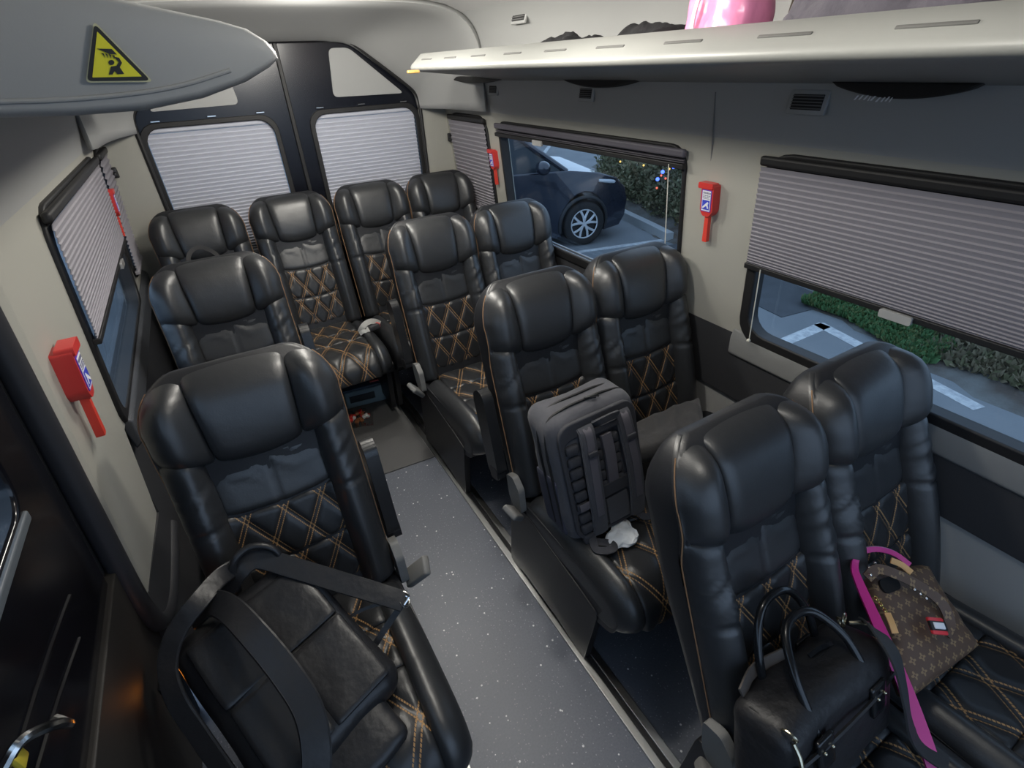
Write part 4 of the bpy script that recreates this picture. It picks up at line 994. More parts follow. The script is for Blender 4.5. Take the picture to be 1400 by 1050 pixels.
# flap seam and zip along the top
obj('flap_seam', tube(smooth_path([bq(-0.165, -0.070, 0.040), bq(-0.06, -0.078, 0.045), bq(0.08, -0.078, 0.045), bq(0.17, -0.068, 0.040)], 5), 0.0045, 6), BN, bc)
strap('top_zip', [bq(-0.16, 0.012, 0.106), bq(-0.05, 0.014, 0.110), bq(0.06, 0.014, 0.110), bq(0.16, 0.012, 0.106)], 0.020, 0.004, MC.to_3x3() @ Vector((0, 0, 1)), ZIP, bc)
for yb, lift, back, zb in ((0.045, 0.150, 0.030, 0.088), (-0.055, 0.135, 0.085, 0.078)):
    x0, x1 = -0.085, 0.095
    pts = [bq(x0, yb - 0.008 if yb < 0 else yb, zb - 0.03), bq(x0, yb, zb), bq(x0 + 0.012, yb + back * .45, zb + lift * .55), bq(x0 + 0.050, yb + back * .9, zb + lift * .93), bq((x0 + x1) / 2 + .012, yb + back, zb + lift), bq(x1 - 0.035, yb + back * .85, zb + lift * .88), bq(x1 - 0.005, yb + back * .4, zb + lift * .5), bq(x1, yb, zb), bq(x1, yb - 0.008 if yb < 0 else yb, zb - 0.03)]
    hd_ = obj('carry_handle', tube(smooth_path(pts, 6), 0.0088, 12), LH, bc)
    for xx in (x0, x1):
        sgn_ = -1 if yb < 0 else 1
        obj('handle_tab', softbox((0.050, 0.010, 0.070), 0.004, MC @ Matrix.Translation((xx, sgn_ * 0.075, zb - 0.045)), 0, 0, 6), LH, hd_, autos=180)
        bm = NB()
        for dx in (-0.012, 0.012): bmesh.ops.create_uvsphere(bm, u_segments=8, v_segments=6, radius=0.004, matrix=MC @ Matrix.Translation((xx + dx, sgn_ * 0.082, zb - 0.035)))
        obj('rivets', bm, GOLD, hd_)
def clip(pts, rc, ax):
    bm = NB(); torus(bm, rc, 0.013, 0.0028, ax); r_ = obj('d_ring', bm, GOLD, bc, label='pale gold ring')
    obj('snap_hook', tube(smooth_path(pts, 5), 0.0042, 8), GOLD, bc, label='pale gold snap hook')
def ab(px, py, z): return at(px, py, z=z) - B0
clip([bq(-0.160, -0.066, 0.098), bq(-0.163, -0.078, 0.080), bq(-0.166, -0.084, 0.052), bq(-0.158, -0.086, 0.030), bq(-0.172, -0.086, 0.024)], bq(-0.158, -0.058, 0.108), (0.9, 0.2, 0.3))
clip([bq(0.160, 0.010, 0.122), bq(0.172, -0.002, 0.122), bq(0.186, -0.012, 0.118), bq(0.194, -0.008, 0.112)], bq(0.152, 0.016, 0.130), (0.3, -0.9, 0.3))
bm = NB(); torus(bm, bq(0.150, 0.022, 0.122), 0.010, 0.0026, (0.9, -0.3, 0.3)); obj('ring', bm, GOLD, bc, label='pale gold ring')
STR = mat('matt_strap', (0.030, 0.032, 0.035), 0.7, bump=[(500, 0.3)])
strap('shoulder_strap', [bq(0.186, -0.010, 0.118), bq(0.168, -0.045, 0.124), bq(0.152, -0.082, 0.095), bq(0.146, -0.099, 0.02), bq(0.148, -0.106, -0.05), bq(0.155, -0.12, -0.09), bq(0.17, -0.16, -0.115)], 0.042, 0.004, MC.to_3x3() @ Vector((0.25, -0.75, 0.6)), STR, bc)
strap('shoulder_strap', [bq(-0.166, -0.086, 0.028), bq(-0.160, -0.094, 0.0), bq(-0.150, -0.100, -0.05), bq(-0.14, -0.104, -0.10)], 0.036, 0.004, MC.to_3x3() @ Vector((0.0, -1, 0.1)), STR, bc)
strap('zip_puller', [bq(0.02, 0.014, 0.118), bq(0.05, 0.010, 0.121), bq(0.085, 0.004, 0.118)], 0.008, 0.003, Vector((0, -.3, 1)), LH, bc)
strap('side_band', [bq(-0.15, 0.045, 0.112), bq(-0.09, 0.06, 0.120), bq(-0.01, 0.05, 0.116)], 0.026, 0.004, Vector((0.2, -0.8, 0.5)), mat('brown_grey_band', (0.10, 0.085, 0.075), 0.7), bc)
# ---- patterned bag with pink strap on the near window seat
MONO = mat('brown_patterned_canvas', (0.105, 0.062, 0.040), 0.55)
nt = MONO.node_tree; b = nt.nodes['Principled BSDF']; tc = nt.nodes.new('ShaderNodeTexCoord'); sp_x = nt.nodes.new('ShaderNodeSeparateXYZ'); nt.links.new(tc.outputs['Object'], sp_x.inputs[0])
g_ = 0.0255
ux = mnode(nt, 'DIVIDE', sp_x.outputs[0], g_); uy = mnode(nt, 'DIVIDE', sp_x.outputs[1], g_)
par = mnode(nt, 'MULTIPLY', mnode(nt, 'FLOOR', uy), 0.5)
fx = mnode(nt, 'SUBTRACT', mnode(nt, 'FRACT', mnode(nt, 'ADD', ux, par)), 0.5); fy_ = mnode(nt, 'SUBTRACT', mnode(nt, 'FRACT', uy), 0.5)
rr_ = mnode(nt, 'SQRT', mnode(nt, 'ADD', mnode(nt, 'MULTIPLY', fx, fx), mnode(nt, 'MULTIPLY', fy_, fy_)))
an_ = mnode(nt, 'ARCTAN2', fy_, fx)
pet = mnode(nt, 'ADD', mnode(nt, 'MULTIPLY', mnode(nt, 'COSINE', mnode(nt, 'MULTIPLY', an_, 4.0)), 0.10), 0.24)
flw = mnode(nt, 'MULTIPLY', mnode(nt, 'LESS_THAN', rr_, pet), mnode(nt, 'GREATER_THAN', rr_, 0.085))
mx = nt.nodes.new('ShaderNodeMix'); mx.data_type = 'RGBA'; nt.links.new(flw, mx.inputs[0]); mx.inputs[6].default_value = (0.105, 0.062, 0.040, 1); mx.inputs[7].default_value = (0.26, 0.17, 0.085, 1); nt.links.new(mx.outputs[2], b.inputs['Base Color'])
MAG = mat('magenta_leather', (0.62, 0.035, 0.26), 0.35); LIL = mat('lilac_edge', (0.50, 0.30, 0.46), 0.4); TAN = mat('tan_leather', (0.72, 0.42, 0.17), 0.5)
q4 = [at(1176, 782, z=0.66), at(1262, 772, z=0.625), at(1335, 885, z=0.545), at(1236, 962, z=0.545)]
cq = sum(q4, Vector()) / 4
hg = empty('patterned_bag', (cq.x, cq.y, 0.50), 0, 'brown flower-patterned handbag with magenta strap on the nearest right window seat', 'handbag')
h0 = hg.location.copy()
xq = ((q4[1] + q4[2]) - (q4[0] + q4[3])).normalized(); yq = ((q4[0] + q4[1]) - (q4[2] + q4[3])).normalized(); nq = xq.cross(yq).normalized()
MQ = frame(cq, nq, xq); MQ.translation = cq - h0; MQi = MQ.inverted()
loc4 = [MQi @ (p - h0) for p in q4]
bm = NB(); n = 24; TOP = []; BOT = []
for i in range(n + 1):
    r1, r2 = [], []
    for j in range(n + 1):
        u, v = i / n, j / n
        p = (loc4[0] * (1 - u) + loc4[1] * u) * (1 - v) + (loc4[3] * (1 - u) + loc4[2] * u) * v
        e = min(1, min(u, 1 - u, v, 1 - v) / 0.22); t = 0.030 * sqrt(1 - (1 - e) ** 2)
        wv = 0.006 * noise.noise(Vector((u * 4, v * 4, 3)))
        r1.append(bm.verts.new(Vector((p.x, p.y, p.z + t + wv)))); r2.append(bm.verts.new(Vector((p.x, p.y, p.z - t - 0.004 + wv))))
    TOP.append(r1); BOT.append(r2)
for i in range(n):
    for j in range(n):
        bm.faces.new((TOP[i][j], TOP[i + 1][j], TOP[i + 1][j + 1], TOP[i][j + 1])); bm.faces.new((BOT[i][j], BOT[i][j + 1], BOT[i + 1][j + 1], BOT[i + 1][j]))
for i in range(n):
    for R_, S_ in ((TOP, BOT),):
        bm.faces.new((R_[i][0], S_[i][0], S_[i + 1][0], R_[i + 1][0])); bm.faces.new((R_[i][n], R_[i + 1][n], S_[i + 1][n], S_[i][n]))
        bm.faces.new((R_[0][i], R_[0][i + 1], S_[0][i + 1], S_[0][i])); bm.faces.new((R_[n][i], S_[n][i], S_[n][i + 1], R_[n][i + 1]))
bo = obj('body', bm, MONO, hg, autos=180); bo.matrix_local = MQ
def ag(px, py, z): return at(px, py, z=z) - h0
NP = Vector((-0.45, -0.45, 0.77))
pk = [ag(1243, 772, 0.665), ag(1222, 757, 0.685), ag(1197, 751, 0.70), ag(1175, 757, 0.705), ag(1168, 776, 0.70), ag(1176, 800, 0.685), ag(1193, 838, 0.66), ag(1214, 885, 0.63), ag(1235, 935, 0.595), ag(1254, 985, 0.56), ag(1270, 1030, 0.53), ag(1288, 1085, 0.49)]
bm = NB(); P_ = smooth_path(pk, 6); ws = [0.012 + 0.016 * sstep(i / len(P_) * 1.6 - 0.3) for i in range(len(P_))]; add_ribbon(bm, P_, ws, 0.008, NP); ms = obj('pink_strap', bm, MAG, hg, label='magenta strap')
obj('strap_edge', tube([p + Vector((0.012 * sstep(i / len(P_) * 1.6 - .3) + 0.006, 0.004, -0.002)) for i, p in enumerate(P_)], 0.0045, 8), LIL, ms, label='lilac strap edge')
strap('bag_handle', [ag(1185, 790, 0.69), ag(1200, 778, 0.705), ag(1225, 785, 0.70), ag(1255, 800, 0.675), ag(1285, 822, 0.645), ag(1298, 850, 0.615), ag(1292, 868, 0.60)], 0.022, 0.006, NP, MONO, hg)
bm = NB()
for px, py in ((1188, 776), (1196, 770), (1190, 786), (1250, 806), (1258, 812), (1266, 818)): bmesh.ops.create_uvsphere(bm, u_segments=8, v_segments=6, radius=0.0042, matrix=Matrix.Translation(ag(px, py, 0.702 if px < 1200 else 0.674)))
obj('studs', bm, mat('stud_metal', (0.75, 0.70, 0.65), 0.2, 1.0), hg)
bm = NB(); add_panel(bm, rr(-0.028, -0.016, 0.028, 0.016, 0.014), [], lambda a, b_, d: (MQ @ Vector((a - 0.045, b_ + 0.085, 0.034 - d))), 0.006); obj('opening', bm, mat('dark_lining', (0.006, 0.005, 0.005), 0.9), hg)
strap('zip_puller', [ag(1218, 766, 0.70), ag(1232, 772, 0.695), ag(1246, 783, 0.685)], 0.014, 0.004, NP, TAN, hg, label='tan leather zip puller')
strap('zip_puller', [ag(1213, 838, 0.665), ag(1219, 852, 0.66), ag(1224, 866, 0.65)], 0.013, 0.004, NP, TAN, hg, label='tan leather zip puller')
bm = NB()
for px, py, z in ((1198, 818, 0.672), (1204, 826, 0.669), (1210, 834, 0.666), (1237, 786, 0.69), (1243, 788, 0.688)): torus(bm, ag(px, py, z), 0.005, 0.0016, (0.3, -0.5, 0.8), 12, 6)
obj('gold_chain', bm, mat('bright_gold', (0.85, 0.62, 0.18), 0.2, 1.0), hg, label='gold zip chain')
cm = ag(1281, 856, 0.635); R_ = MQ.to_3x3().to_4x4()
ch = obj('charm', rbox((0, 0, 0), (0.040, 0.036, 0.008), 0.003, 2, Matrix.Translation(cm) @ R_ @ Matrix.Rotation(radians(-20), 4, 'Z')), mat('charm_red', (0.75, 0.05, 0.06), 0.35), hg, label='red white and black charm')
obj('charm_band', rbox((0, 0, 0.002), (0.042, 0.020, 0.008), 0.002, 2, Matrix.Translation(cm) @ R_ @ Matrix.Rotation(radians(-20), 4, 'Z')), BLACKP, ch)
obj('charm_face', rbox((0, 0, 0.004), (0.028, 0.014, 0.008), 0.002, 2, Matrix.Translation(cm) @ R_ @ Matrix.Rotation(radians(-20), 4, 'Z')), WHITE, ch)
# ---- belt buckle lying between two back row seats
bk = at(508, 450, z=0.52)
bb = empty('belt_buckle', bk, 0, 'seat belt buckle with red button and grey webbing between two back row seats', 'seat belt')
obj('buckle', rbox((0.012, -0.012, 0.012), (0.062, 0.030, 0.028), 0.006, 2, Matrix.Rotation(0.25, 4, 'Z')), mat('buckle_grey', (0.045, 0.045, 0.05), 0.5), bb)
obj('red_button', rbox((0.040, -0.006, 0.013), (0.016, 0.027, 0.025), 0.004, 2, Matrix.Rotation(0.25, 4, 'Z')), mat('button_red', (0.85, 0.06, 0.04), 0.4), bb, label='red release button')
WGR = mat('pale_grey_webbing', (0.42, 0.42, 0.40), 0.7)
strap('webbing', [Vector((-0.065, 0.0, 0.0)), Vector((-0.045, -0.005, 0.030)), Vector((-0.01, 0.012, 0.040)), Vector((0.03, 0.025, 0.030)), Vector((0.06, 0.03, 0.005))], 0.030, 0.003, Vector((0, -0.8, 0.5)), WGR, bb)
strap('webbing', [Vector((-0.07, -0.01, -0.005)), Vector((-0.05, -0.022, 0.010)), Vector((-0.025, -0.02, 0.006)), Vector((-0.02, 0.0, 0.02))], 0.022, 0.003, Vector((0.3, -0.6, 0.6)), WGR, bb)
# ---- sweets bag and box on the floor at the back
cp = at(490, 573, z=0.02)
FILM = glass_mat('clear_film', (0.98, 0.98, 0.98))
sb = heap('sweets_bag', (cp.x, cp.y, 0.007), 0.165, 0.130, 0.062, 4.0, FILM, 'clear film bag of red and white sweets on the floor before the back row', 'sweets bag', flat=2.0, rough=1.5, res=22, rz=-0.3)
random.seed(12)
for i in range(16):
    a = random.uniform(0, 6.28); r_ = 0.055 * sqrt(random.random()); c = ('red', 'white', 'red', 'brown')[i % 4]
    m_ = {'red': mat('sweet_red', (0.70, 0.05, 0.04), 0.3), 'white': mat('sweet_white', (0.85, 0.83, 0.78), 0.35), 'brown': mat('sweet_brown', (0.35, 0.13, 0.05), 0.4)}[c]
    bm = softbox((0.034, 0.022, 0.018), 0.006, None, 0, 0, 5); pts = [(-0.013, 0, 0), (-0.022, 0, 0)]
    o = obj('wrapped_sweet', bm, m_, None, label='small %s wrapped sweet inside the clear bag on the floor' % c, cat='sweet', group='%s sweets in the clear bag' % c, autos=180)
    o.location = (cp.x + r_ * cos(a) * 1.15, cp.y + r_ * sin(a), 0.016 + 0.012 * (i % 3)); o.rotation_euler = (random.uniform(-.4, .4), random.uniform(-.4, .4), random.uniform(0, 3))
bx = at(505, 538, z=0.08)
st = empty('storage_box', (bx.x, bx.y + 0.12, 0.007), -0.12, 'pale blue storage box pushed under the back row seat facing the aisle', 'box')
obj('box_body', rbox((0, 0, 0.055), (0.26, 0.24, 0.11), 0.008), mat('pale_blue_card', (0.20, 0.30, 0.36), 0.55), st)
obj('box_lid', rbox((0, 0.01, 0.118), (0.27, 0.25, 0.016), 0.004), mat('dark_blue_card', (0.05, 0.08, 0.12), 0.5), st)
obj('print_block', rbox((-0.03, -0.1215, 0.06), (0.15, 0.004, 0.045), 0.001), mat('print_dark', (0.03, 0.04, 0.05), 0.5), st)
obj('red_tag', rbox((0.06, -0.075, 0.128), (0.055, 0.022, 0.006), 0.002), mat('tag_red', (0.75, 0.12, 0.10), 0.4), st, label='small red tag')
# ------------------------------------------------------------------ outside
ZG = -0.75
ASPH = mat('asphalt', (0.15, 0.165, 0.18), 0.85, bump=[(60, 0.3)], var=(1.2, (0.19, 0.205, 0.22)))
LINEP = mat('worn_white_paint', (0.55, 0.57, 0.58), 0.7, var=(18, (0.36, 0.38, 0.40)))
bm = NB(); add_box(bm, (2, 8, ZG - 0.05), (70, 70, 0.1)); ground = struct('ground', bm, ASPH, smooth=False)
def line(a, b, w=0.11, nm='parking_line', m=None, zz=0.004):
    a = Vector((a[0], a[1], 0)); b = Vector((b[0], b[1], 0)); d = (b - a).normalized(); n = Vector((-d.y, d.x, 0)) * w / 2
    bm = NB(); q = [a - n, b - n, b + n, a + n]
    add_panel(bm, [(p.x, p.y) for p in q], [], lambda x, y, dd: Vector((x, y, ZG + zz - dd)), 0.006)
    o = obj(nm, bm, m or LINEP, ground, smooth=False, label='white painted line' if m is None else None)
    return o
line((4.10, 2.545), (5.20, 2.545), 0.13); line((5.17, 2.60), (4.78, 1.0), 0.13)
line((3.9, 6.20), (6.1, 5.66), 0.10)
for a, b in (((7.5, 17.5), (14.2, 16.0)), ((8.8, 13.6), (12.2, 17.6)), ((11.5, 14.0), (16, 12.6)), ((3.0, 13.2), (8.0, 12.0))): line(a, b, 0.12)
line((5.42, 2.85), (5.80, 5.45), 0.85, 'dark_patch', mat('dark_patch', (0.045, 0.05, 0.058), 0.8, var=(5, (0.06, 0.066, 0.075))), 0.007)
# kerb
bm = NB(); kp = [Vector((*p, 0)) for p in ((5.95, 5.60), (6.10, 6.2), (6.30, 7.1), (6.75, 9.0), (7.2, 11.0))]
add_ribbon(bm, [p + Vector((0.06, 0, ZG + 0.06)) for p in kp], 0.13, 0.14, Vector((0, 0, 1))); obj('kerb', bm, mat('kerb_stone', (0.33, 0.35, 0.36), 0.85), None, smooth=False, label='pale stone kerb running in front of the parked car', cat='kerb')
# planted bank
bm = NB(); rows = []
def bank_e(y): return 5.45 + 0.15 * noise.noise(Vector((y * 0.8, 0, 3))) + (0.55 if y > 3.0 else 0.0) + max(0, y - 5.6) * 0.23 - 0.33 * max(0.0, 2.5 - max(y, -1.0))
def bank_h(x, y):
    t = x - bank_e(y)
    return ZG - 0.01 + (0.0 if t < 0 else 0.30 * sstep(t / 1.6) + 0.05 * noise.noise(Vector((x * 2, y * 2, 0))) * sstep(t / 0.4) + 0.03)
for i in range(45):
    row = []
    for j in range(70):
        x = 4.1 + i * 0.13; y = -3.5 + j * 0.2
        row.append(bm.verts.new((x, y, bank_h(x, y))))
    rows.append(row)
for A, B in zip(rows, rows[1:]):
    for j in range(len(A) - 1): bm.faces.new((A[j], B[j], B[j + 1], A[j + 1]))
SOIL = mat('mulch_soil', (0.075, 0.06, 0.05), 0.95, bump=[(40, 0.6)], var=(3.0, (0.14, 0.145, 0.14)))
struct('ground_bank', bm, SOIL)
def leaf_mesh(name, n, fpos, size, m, label, cat, kind, upright=0.3, parent=None):
    bm = NB(); cl = bm.faces.layers.int.new('mi') if False else None
    for _ in range(n):
        p, nrm = fpos(); s = size * random.uniform(0.6, 1.4)
        d = Vector((random.uniform(-1, 1), random.uniform(-1, 1), random.uniform(-0.3, 1) + upright)).normalized()
        t = d.orthogonal().normalized(); t = Matrix.Rotation(random.uniform(0, 6.28), 3, d) @ t
        vs = [bm.verts.new(p), bm.verts.new(p + d * s * .5 + t * s * .25), bm.verts.new(p + d * s), bm.verts.new(p + d * s * .5 - t * s * .25)]
        f = bm.faces.new(vs); f.material_index = random.choice((0, 0, 1))
    return obj(name, bm, m, parent, smooth=False, label=label, cat=cat, kind=kind)
G1 = mat('grass_green', (0.075, 0.17, 0.06), 0.8); G2 = mat('dry_grass', (0.13, 0.17, 0.06), 0.85)
H1 = mat('hedge_leaf', (0.17, 0.18, 0.10), 0.8); H2 = mat('hedge_leaf_light', (0.27, 0.25, 0.15), 0.8)
D1 = mat('scrub_brown', (0.17, 0.145, 0.09), 0.9); D2 = mat('scrub_green', (0.15, 0.15, 0.08), 0.9)
random.seed(21)
def gp():
    y = random.uniform(1.55, 3.3); x = bank_e(y) + 0.02 + random.random() ** 1.4 * 1.4
    return Vector((x, y, bank_h(x, y))), None
leaf_mesh('grass', 15000, gp, 0.075, [G1, G2], 'fresh green grass at the edge of the asphalt', 'grass', 'stuff', 1.0)
def sp_():
    while True:
        y = random.uniform(-2.5, 3.5); x = bank_e(y) + 0.1 + 3.2 * random.random()
        if noise.noise(Vector((x * 1.3, y * 1.3, 7))) > -0.12 and (x > bank_e(y) + 1.3 or y < 1.7): break
    return Vector((x, y, bank_h(x, y))), None
leaf_mesh('undergrowth', 26000, sp_, 0.085, [D1, D2], 'brown and green scrub covering the bank', 'undergrowth', 'stuff', 0.5)
def hp():
    while True:
        u = random.uniform(0, 1); y = 4.3 + 4.6 * u; x0 = 6.35 + max(0, y - 5.6) * 0.23
        x = x0 + random.random() ** 1.6 * 1.9; zt = 0.95 + 0.15 * noise.noise(Vector((x, y, 1.5)))
        z = ZG + 0.02 + random.random() * (zt - ZG)
        k = (z - ZG) / (zt - ZG); bulge = 0.35 * (1 - sin(pi * min(1, k * 0.9 + 0.18)))
        if x > x0 + bulge + 0.15 * noise.noise(Vector((y * 2, z * 2, 4))): break
    return Vector((x, y, z)), None
leaf_mesh('hedge', 46000, hp, 0.075, [H1, H2], 'dense dark green hedge behind the parked car hung with tiny lights', 'hedge', None)
# fairy lights in the hedge
for i, (px, py, c) in enumerate(((906, 235, 'b'), (899, 245, 'b'), (921, 228, 'b'), (851, 214, 'o'), (848, 221, 'o'), (915, 231, 'o'), (904, 240, 'r'), (898, 257, 'r'), (910, 244, 'r'), (880, 226, 'o'), (895, 222, 'o'))):
    yy = 5.2 + 0.0 * i
    # first leaf surface: front face of the hedge
    r = ray(px, py); best = None
    for k in range(400):
        q = CAM + r * (k * 0.02 / 690 * 1.0 * 1.0 * 690 / r.length)
        if q.x > 6.30 + max(0, q.y - 5.6) * 0.23: best = q; break
    if best is None: best = at(px, py, x=6.4)
    col = {'b': (0.06, 0.12, 1.0), 'o': (1.0, 0.55, 0.12), 'r': (1.0, 0.15, 0.08)}[c]; nm = {'b': 'blue', 'o': 'amber', 'r': 'red'}[c]
    bm = NB(); bmesh.ops.create_icosphere(bm, subdivisions=2, radius=0.030 if c == 'b' else 0.017)
    o = obj('fairy_light', bm, mat('bulb_' + nm, col, 0.3, emit=(col, 5.0 if c == 'b' else 1.6)), None, label='tiny glowing %s fairy light in the hedge' % nm, cat='light', group='%s fairy lights in the hedge' % nm); o.location = best
# parked car
car = empty('parked_car', (0, 0, ZG), 0, 'dark blue hatchback parked nose towards the hedge outside', 'car')
hd = Vector((0.97, -0.243, 0)).normalized(); ang = atan2(hd.y, hd.x)
Rz = Matrix.Rotation(ang, 3, 'Z'); wheel_w = Vector((4.86, 6.34, 0)); org = wheel_w - Rz @ Vector((1.32, -0.80, 0))
car.location = (org.x, org.y, ZG); car.rotation_euler = (0, 0, ang)
PAINT = mat('dark_blue_paint', (0.012, 0.018, 0.035), 0.25, 0.3, coat=1.0)
CARGL = mat('car_glass', (0.02, 0.03, 0.04), 0.12, 0.0, spec=0.3)
TYRE = mat('tyre_rubber', (0.012, 0.012, 0.013), 0.8)
def arc(cx, r, a0, a1, n=12): return [(cx + r * cos(a0 + (a1 - a0) * i / n), 0.33 + r * sin(a0 + (a1 - a0) * i / n)) for i in range(n + 1)]
prof = [(-2.05, 0.30), (-2.12, 0.55), (-2.10, 0.85), (-1.98, 1.02), (-1.0, 1.03), (0.0, 1.0), (0.85, 0.985), (1.10, 0.975), (1.55, 0.92), (1.88, 0.83), (2.04, 0.70), (2.10, 0.55), (2.08, 0.34), (2.0, 0.22), (1.72, 0.20)]
prof += arc(1.32, 0.385, -0.35, pi + 0.35) + [(0.93, 0.18), (-0.95, 0.18)] + arc(-1.30, 0.385, -0.35, pi + 0.35) + [(-1.72, 0.22)]
def yw(x, z):
    k = 0.885 - 0.16 * sstep((x - 1.2) / 0.95) ** 1.5 - 0.14 * sstep((-x - 1.3) / 0.85) - 0.05 * sstep((z - 0.75) / 0.3) - 0.03 * sstep((0.45 - z) / 0.3)
    return k
bm = NB(); add_panel(bm, prof, [], lambda a, b_, d: Vector((a, (-1 if d == 0 else 1) * yw(a, b_), b_)), 1.0); obj('car_body', bm, PAINT, car, bev=0.05, autos=50)
# greenhouse
def gh(k):
    base = [(0.98, 0.80), (-1.75, 0.74)]; return base
bm = NB(); lo = [(1.02, 0.79), (0.2, 0.83), (-1.0, 0.82), (-1.9, 0.70)]; hi = [(0.22, 0.60), (0.0, 0.62), (-0.9, 0.62), (-1.45, 0.56)]
def ring3(pts, z): return [bm.verts.new((x, y, z - (0.03 if False else 0))) for x, y in pts] + [bm.verts.new((x, -y, z)) for x, y in reversed(pts)]
A = ring3(lo, 0.97); B = ring3(hi, 1.44); m_ = len(A)
for i in range(m_): bm.faces.new((A[i], A[(i + 1) % m_], B[(i + 1) % m_], B[i]))
bm.faces.new(B); bm.faces.new(A[::-1]); obj('car_windows', bm, CARGL, car, smooth=False)
bm = NB(); add_panel(bm, rpoly([(p[0], p[1] + 0.01) for p in hi] + [(p[0], -p[1] - 0.01) for p in reversed(hi)], 0.05), [], lambda a, b_, d: Vector((a, b_, 1.43 + d - 0.05 * (a + 0.5) ** 2 * 0.5)), 0.06); obj('car_roof', bm, PAINT, car, bev=0.02)
for sy in (-1, 1):
    bm = NB(); add_tube(bm, smooth_path([(1.06, sy * 0.79, 0.96), (0.62, sy * 0.70, 1.22), (0.20, sy * 0.61, 1.45), (-0.4, sy * 0.63, 1.475), (-1.2, sy * 0.60, 1.45), (-1.9, sy * 0.70, 1.0)], 4), 0.036, 8); obj('roof_pillar', bm, PAINT, car)
    bm = NB(); add_tube(bm, [(-0.25, sy * 0.835, 0.98), (-0.30, sy * 0.63, 1.45)], 0.035, 6); obj('door_pillar', bm, PAINT, car)
    # mirror
    M = Matrix.Translation((0.62, sy * 1.0, 1.06)) @ Matrix.Rotation(radians(-12 * sy), 4, 'Z')
    bm = NB(); bmesh.ops.create_uvsphere(bm, u_segments=20, v_segments=12, radius=1.0, matrix=M @ Matrix.Diagonal((0.10, 0.125, 0.078, 1))); mi = obj('door_mirror', bm, PAINT, car)
    bm = NB(); add_tube(bm, [(0.66, sy * 0.84, 0.99), (0.63, sy * 0.95, 1.03)], 0.025, 8); obj('mirror_arm', bm, PLASTIC, mi)
    # headlight and lower lamp strip
    bm = NB(); pts = smooth_path([(2.00, sy * 0.56, 0.735), (1.93, sy * 0.69, 0.765), (1.75, sy * 0.795, 0.80), (1.55, sy * 0.835, 0.83)], 5); add_tube(bm, pts, [0.035 - 0.0012 * i for i in range(len(pts))], 8); obj('headlight', bm, mat('headlight_clear', (0.55, 0.6, 0.65), 0.12), car)
    for ax in (1.32, -1.30):
        bm = NB(); ap = [(x, sy * (yw(x, z) + 0.004), z) for x, z in arc(ax, 0.395, -0.25, pi + 0.25, 18)]; add_tube(bm, ap, 0.026, 8); obj('wheel_arch', bm, mat('arch_plastic', (0.02, 0.022, 0.026), 0.5), car)
        wc = Vector((ax, sy * 0.80, 0.33))
        bm = NB(); R = []
        for rr_, yy in ((0.215, -0.09), (0.30, -0.105), (0.33, -0.075), (0.335, 0.0), (0.33, 0.075), (0.30, 0.105), (0.225, 0.092), (0.215, 0.05)):
            R.append([bm.verts.new(wc + Vector((rr_ * cos(2 * pi * k / 36), yy, rr_ * sin(2 * pi * k / 36)))) for k in range(36)])
        R.append(R[0])
        for P_, Q in zip(R, R[1:]):
            for k in range(36): bm.faces.new((P_[k], P_[(k + 1) % 36], Q[(k + 1) % 36], Q[k]))
        wh = obj('wheel', bm, TYRE, car, autos=60)
        bm = NB(); bmesh.ops.create_cone(bm, cap_ends=True, segments=32, radius1=0.212, radius2=0.212, depth=0.06, matrix=Matrix.Translation(wc + Vector((0, sy * 0.02, 0))) @ Matrix.Rotation(pi / 2, 4, 'X')); obj('wheel_disc', bm, mat('wheel_dark', (0.015, 0.016, 0.018), 0.5), wh)
        RIM = mat('rim_silver', (0.75, 0.77, 0.80), 0.3, 0.5)
        for k in range(5):
            for o_, w_ in ((-0.20, 0.016), (0.20, 0.016)):
                a = 2 * pi * k / 5 + pi / 2
                p0 = wc + Vector((0.035 * cos(a), sy * 0.085, 0.035 * sin(a))); p1_ = wc + Vector((0.115 * cos(a + o_ * 0.9), sy * 0.085, 0.115 * sin(a + o_ * .9))); p2_ = wc + Vector((0.215 * cos(a + o_ * 1.6), sy * 0.078, 0.215 * sin(a + o_ * 1.6)))
                bm = NB(); add_tube(bm, smooth_path([p0, p1_, p2_], 4), 0.019, 6); obj('spoke', bm, RIM, wh)
        bm = NB(); add_tube(bm, [wc + Vector((0.213 * cos(2 * pi * k / 32), sy * 0.088, 0.213 * sin(2 * pi * k / 32))) for k in range(32)], 0.010, 6, closed=True); obj('rim', bm, RIM, wh)
        bm = NB(); bmesh.ops.create_cone(bm, cap_ends=True, segments=16, radius1=0.034, radius2=0.034, depth=0.02, matrix=Matrix.Translation(wc + Vector((0, sy * 0.090, 0))) @ Matrix.Rotation(pi / 2, 4, 'X')); obj('hub_cap', bm, RIM, wh)
bm = NB(); add_panel(bm, rr(-0.62, 0.36, 0.62, 0.58, 0.06), [], lambda a, b_, d: Vector((2.075 + 0.03 * (1 - abs(a)) + d, a, b_)), 0.02); obj('grille', bm, PLASTIC, car)
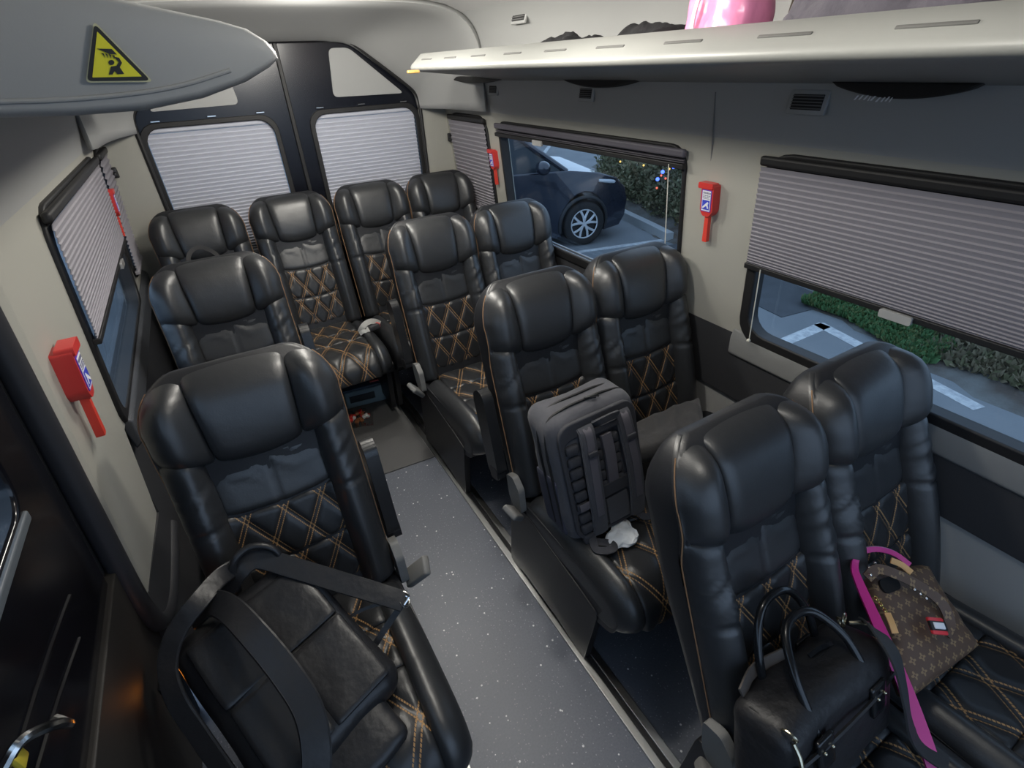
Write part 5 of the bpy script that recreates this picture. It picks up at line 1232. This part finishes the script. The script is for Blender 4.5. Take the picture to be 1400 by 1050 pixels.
for ch in car.children:
    if ch.name.split('.')[0] not in ('wheel', 'wheel_arch'): ch.scale.z = 1.2; ch.location.z = 0.33 * (1 - 1.2)
# small far car parts are out of view; a distant dark bin stands on the far asphalt
p = at(757, 194, z=ZG)
bm = rbox((p.x, p.y, ZG + 0.30), (0.9, 0.5, 0.6), 0.08); obj('planter', bm, CHAR, None, label='small dark planter far off on the car park asphalt', cat='planter')
# low sun-less dusk: sky only
# ------------------------------------------------------------------ light
w = bpy.data.worlds.new('world'); SC.world = w; w.use_nodes = True
bg = w.node_tree.nodes['Background']; bg.inputs[0].default_value = (0.44, 0.60, 0.84, 1); bg.inputs[1].default_value = 1.75
_l = at(428, -16, z=2.01)
for i, (lx, ly, pw) in enumerate(((0.54, 0.45, 6), (0.54, 1.20, 18), (0.54, 2.0, 19), (_l.x, _l.y, 14))):
    f = empty('ceiling_light', (lx, ly, 2.012), 0, ('round ceiling lamp above the front of the aisle', 'round ceiling lamp above the middle seats', 'round ceiling lamp above the seats ahead of the back row', 'round ceiling lamp near the rear doors')[i], 'lamp', 'ceiling lamps')
    bm = NB(); bmesh.ops.create_cone(bm, cap_ends=True, segments=32, radius1=0.062, radius2=0.055, depth=0.014); obj('bezel', bm, LINER, f)
    bm = NB(); bmesh.ops.create_uvsphere(bm, u_segments=28, v_segments=14, radius=0.046, matrix=Matrix.Translation((0, 0, -0.006)) @ Matrix.Diagonal((1, 1, 0.45, 1))); obj('lens', bm, mat('lamp_lens', (0.9, 0.9, 0.85), 0.4, emit=((1.0, 0.96, 0.88), 6.0)), f)
    ld = bpy.data.lights.new('lamp', 'POINT'); ld.shadow_soft_size = 0.05; ld.energy = pw; ld.color = (1.0, 0.955, 0.875)
    lo = bpy.data.objects.new('lamp', ld); COL.objects.link(lo); lo.location = (lx, ly, 1.93)
SC.view_settings.view_transform = 'Standard'; SC.view_settings.look = 'None'; SC.view_settings.gamma = 1; SC.view_settings.exposure = 0.0; SC.view_settings.use_curve_mapping = False
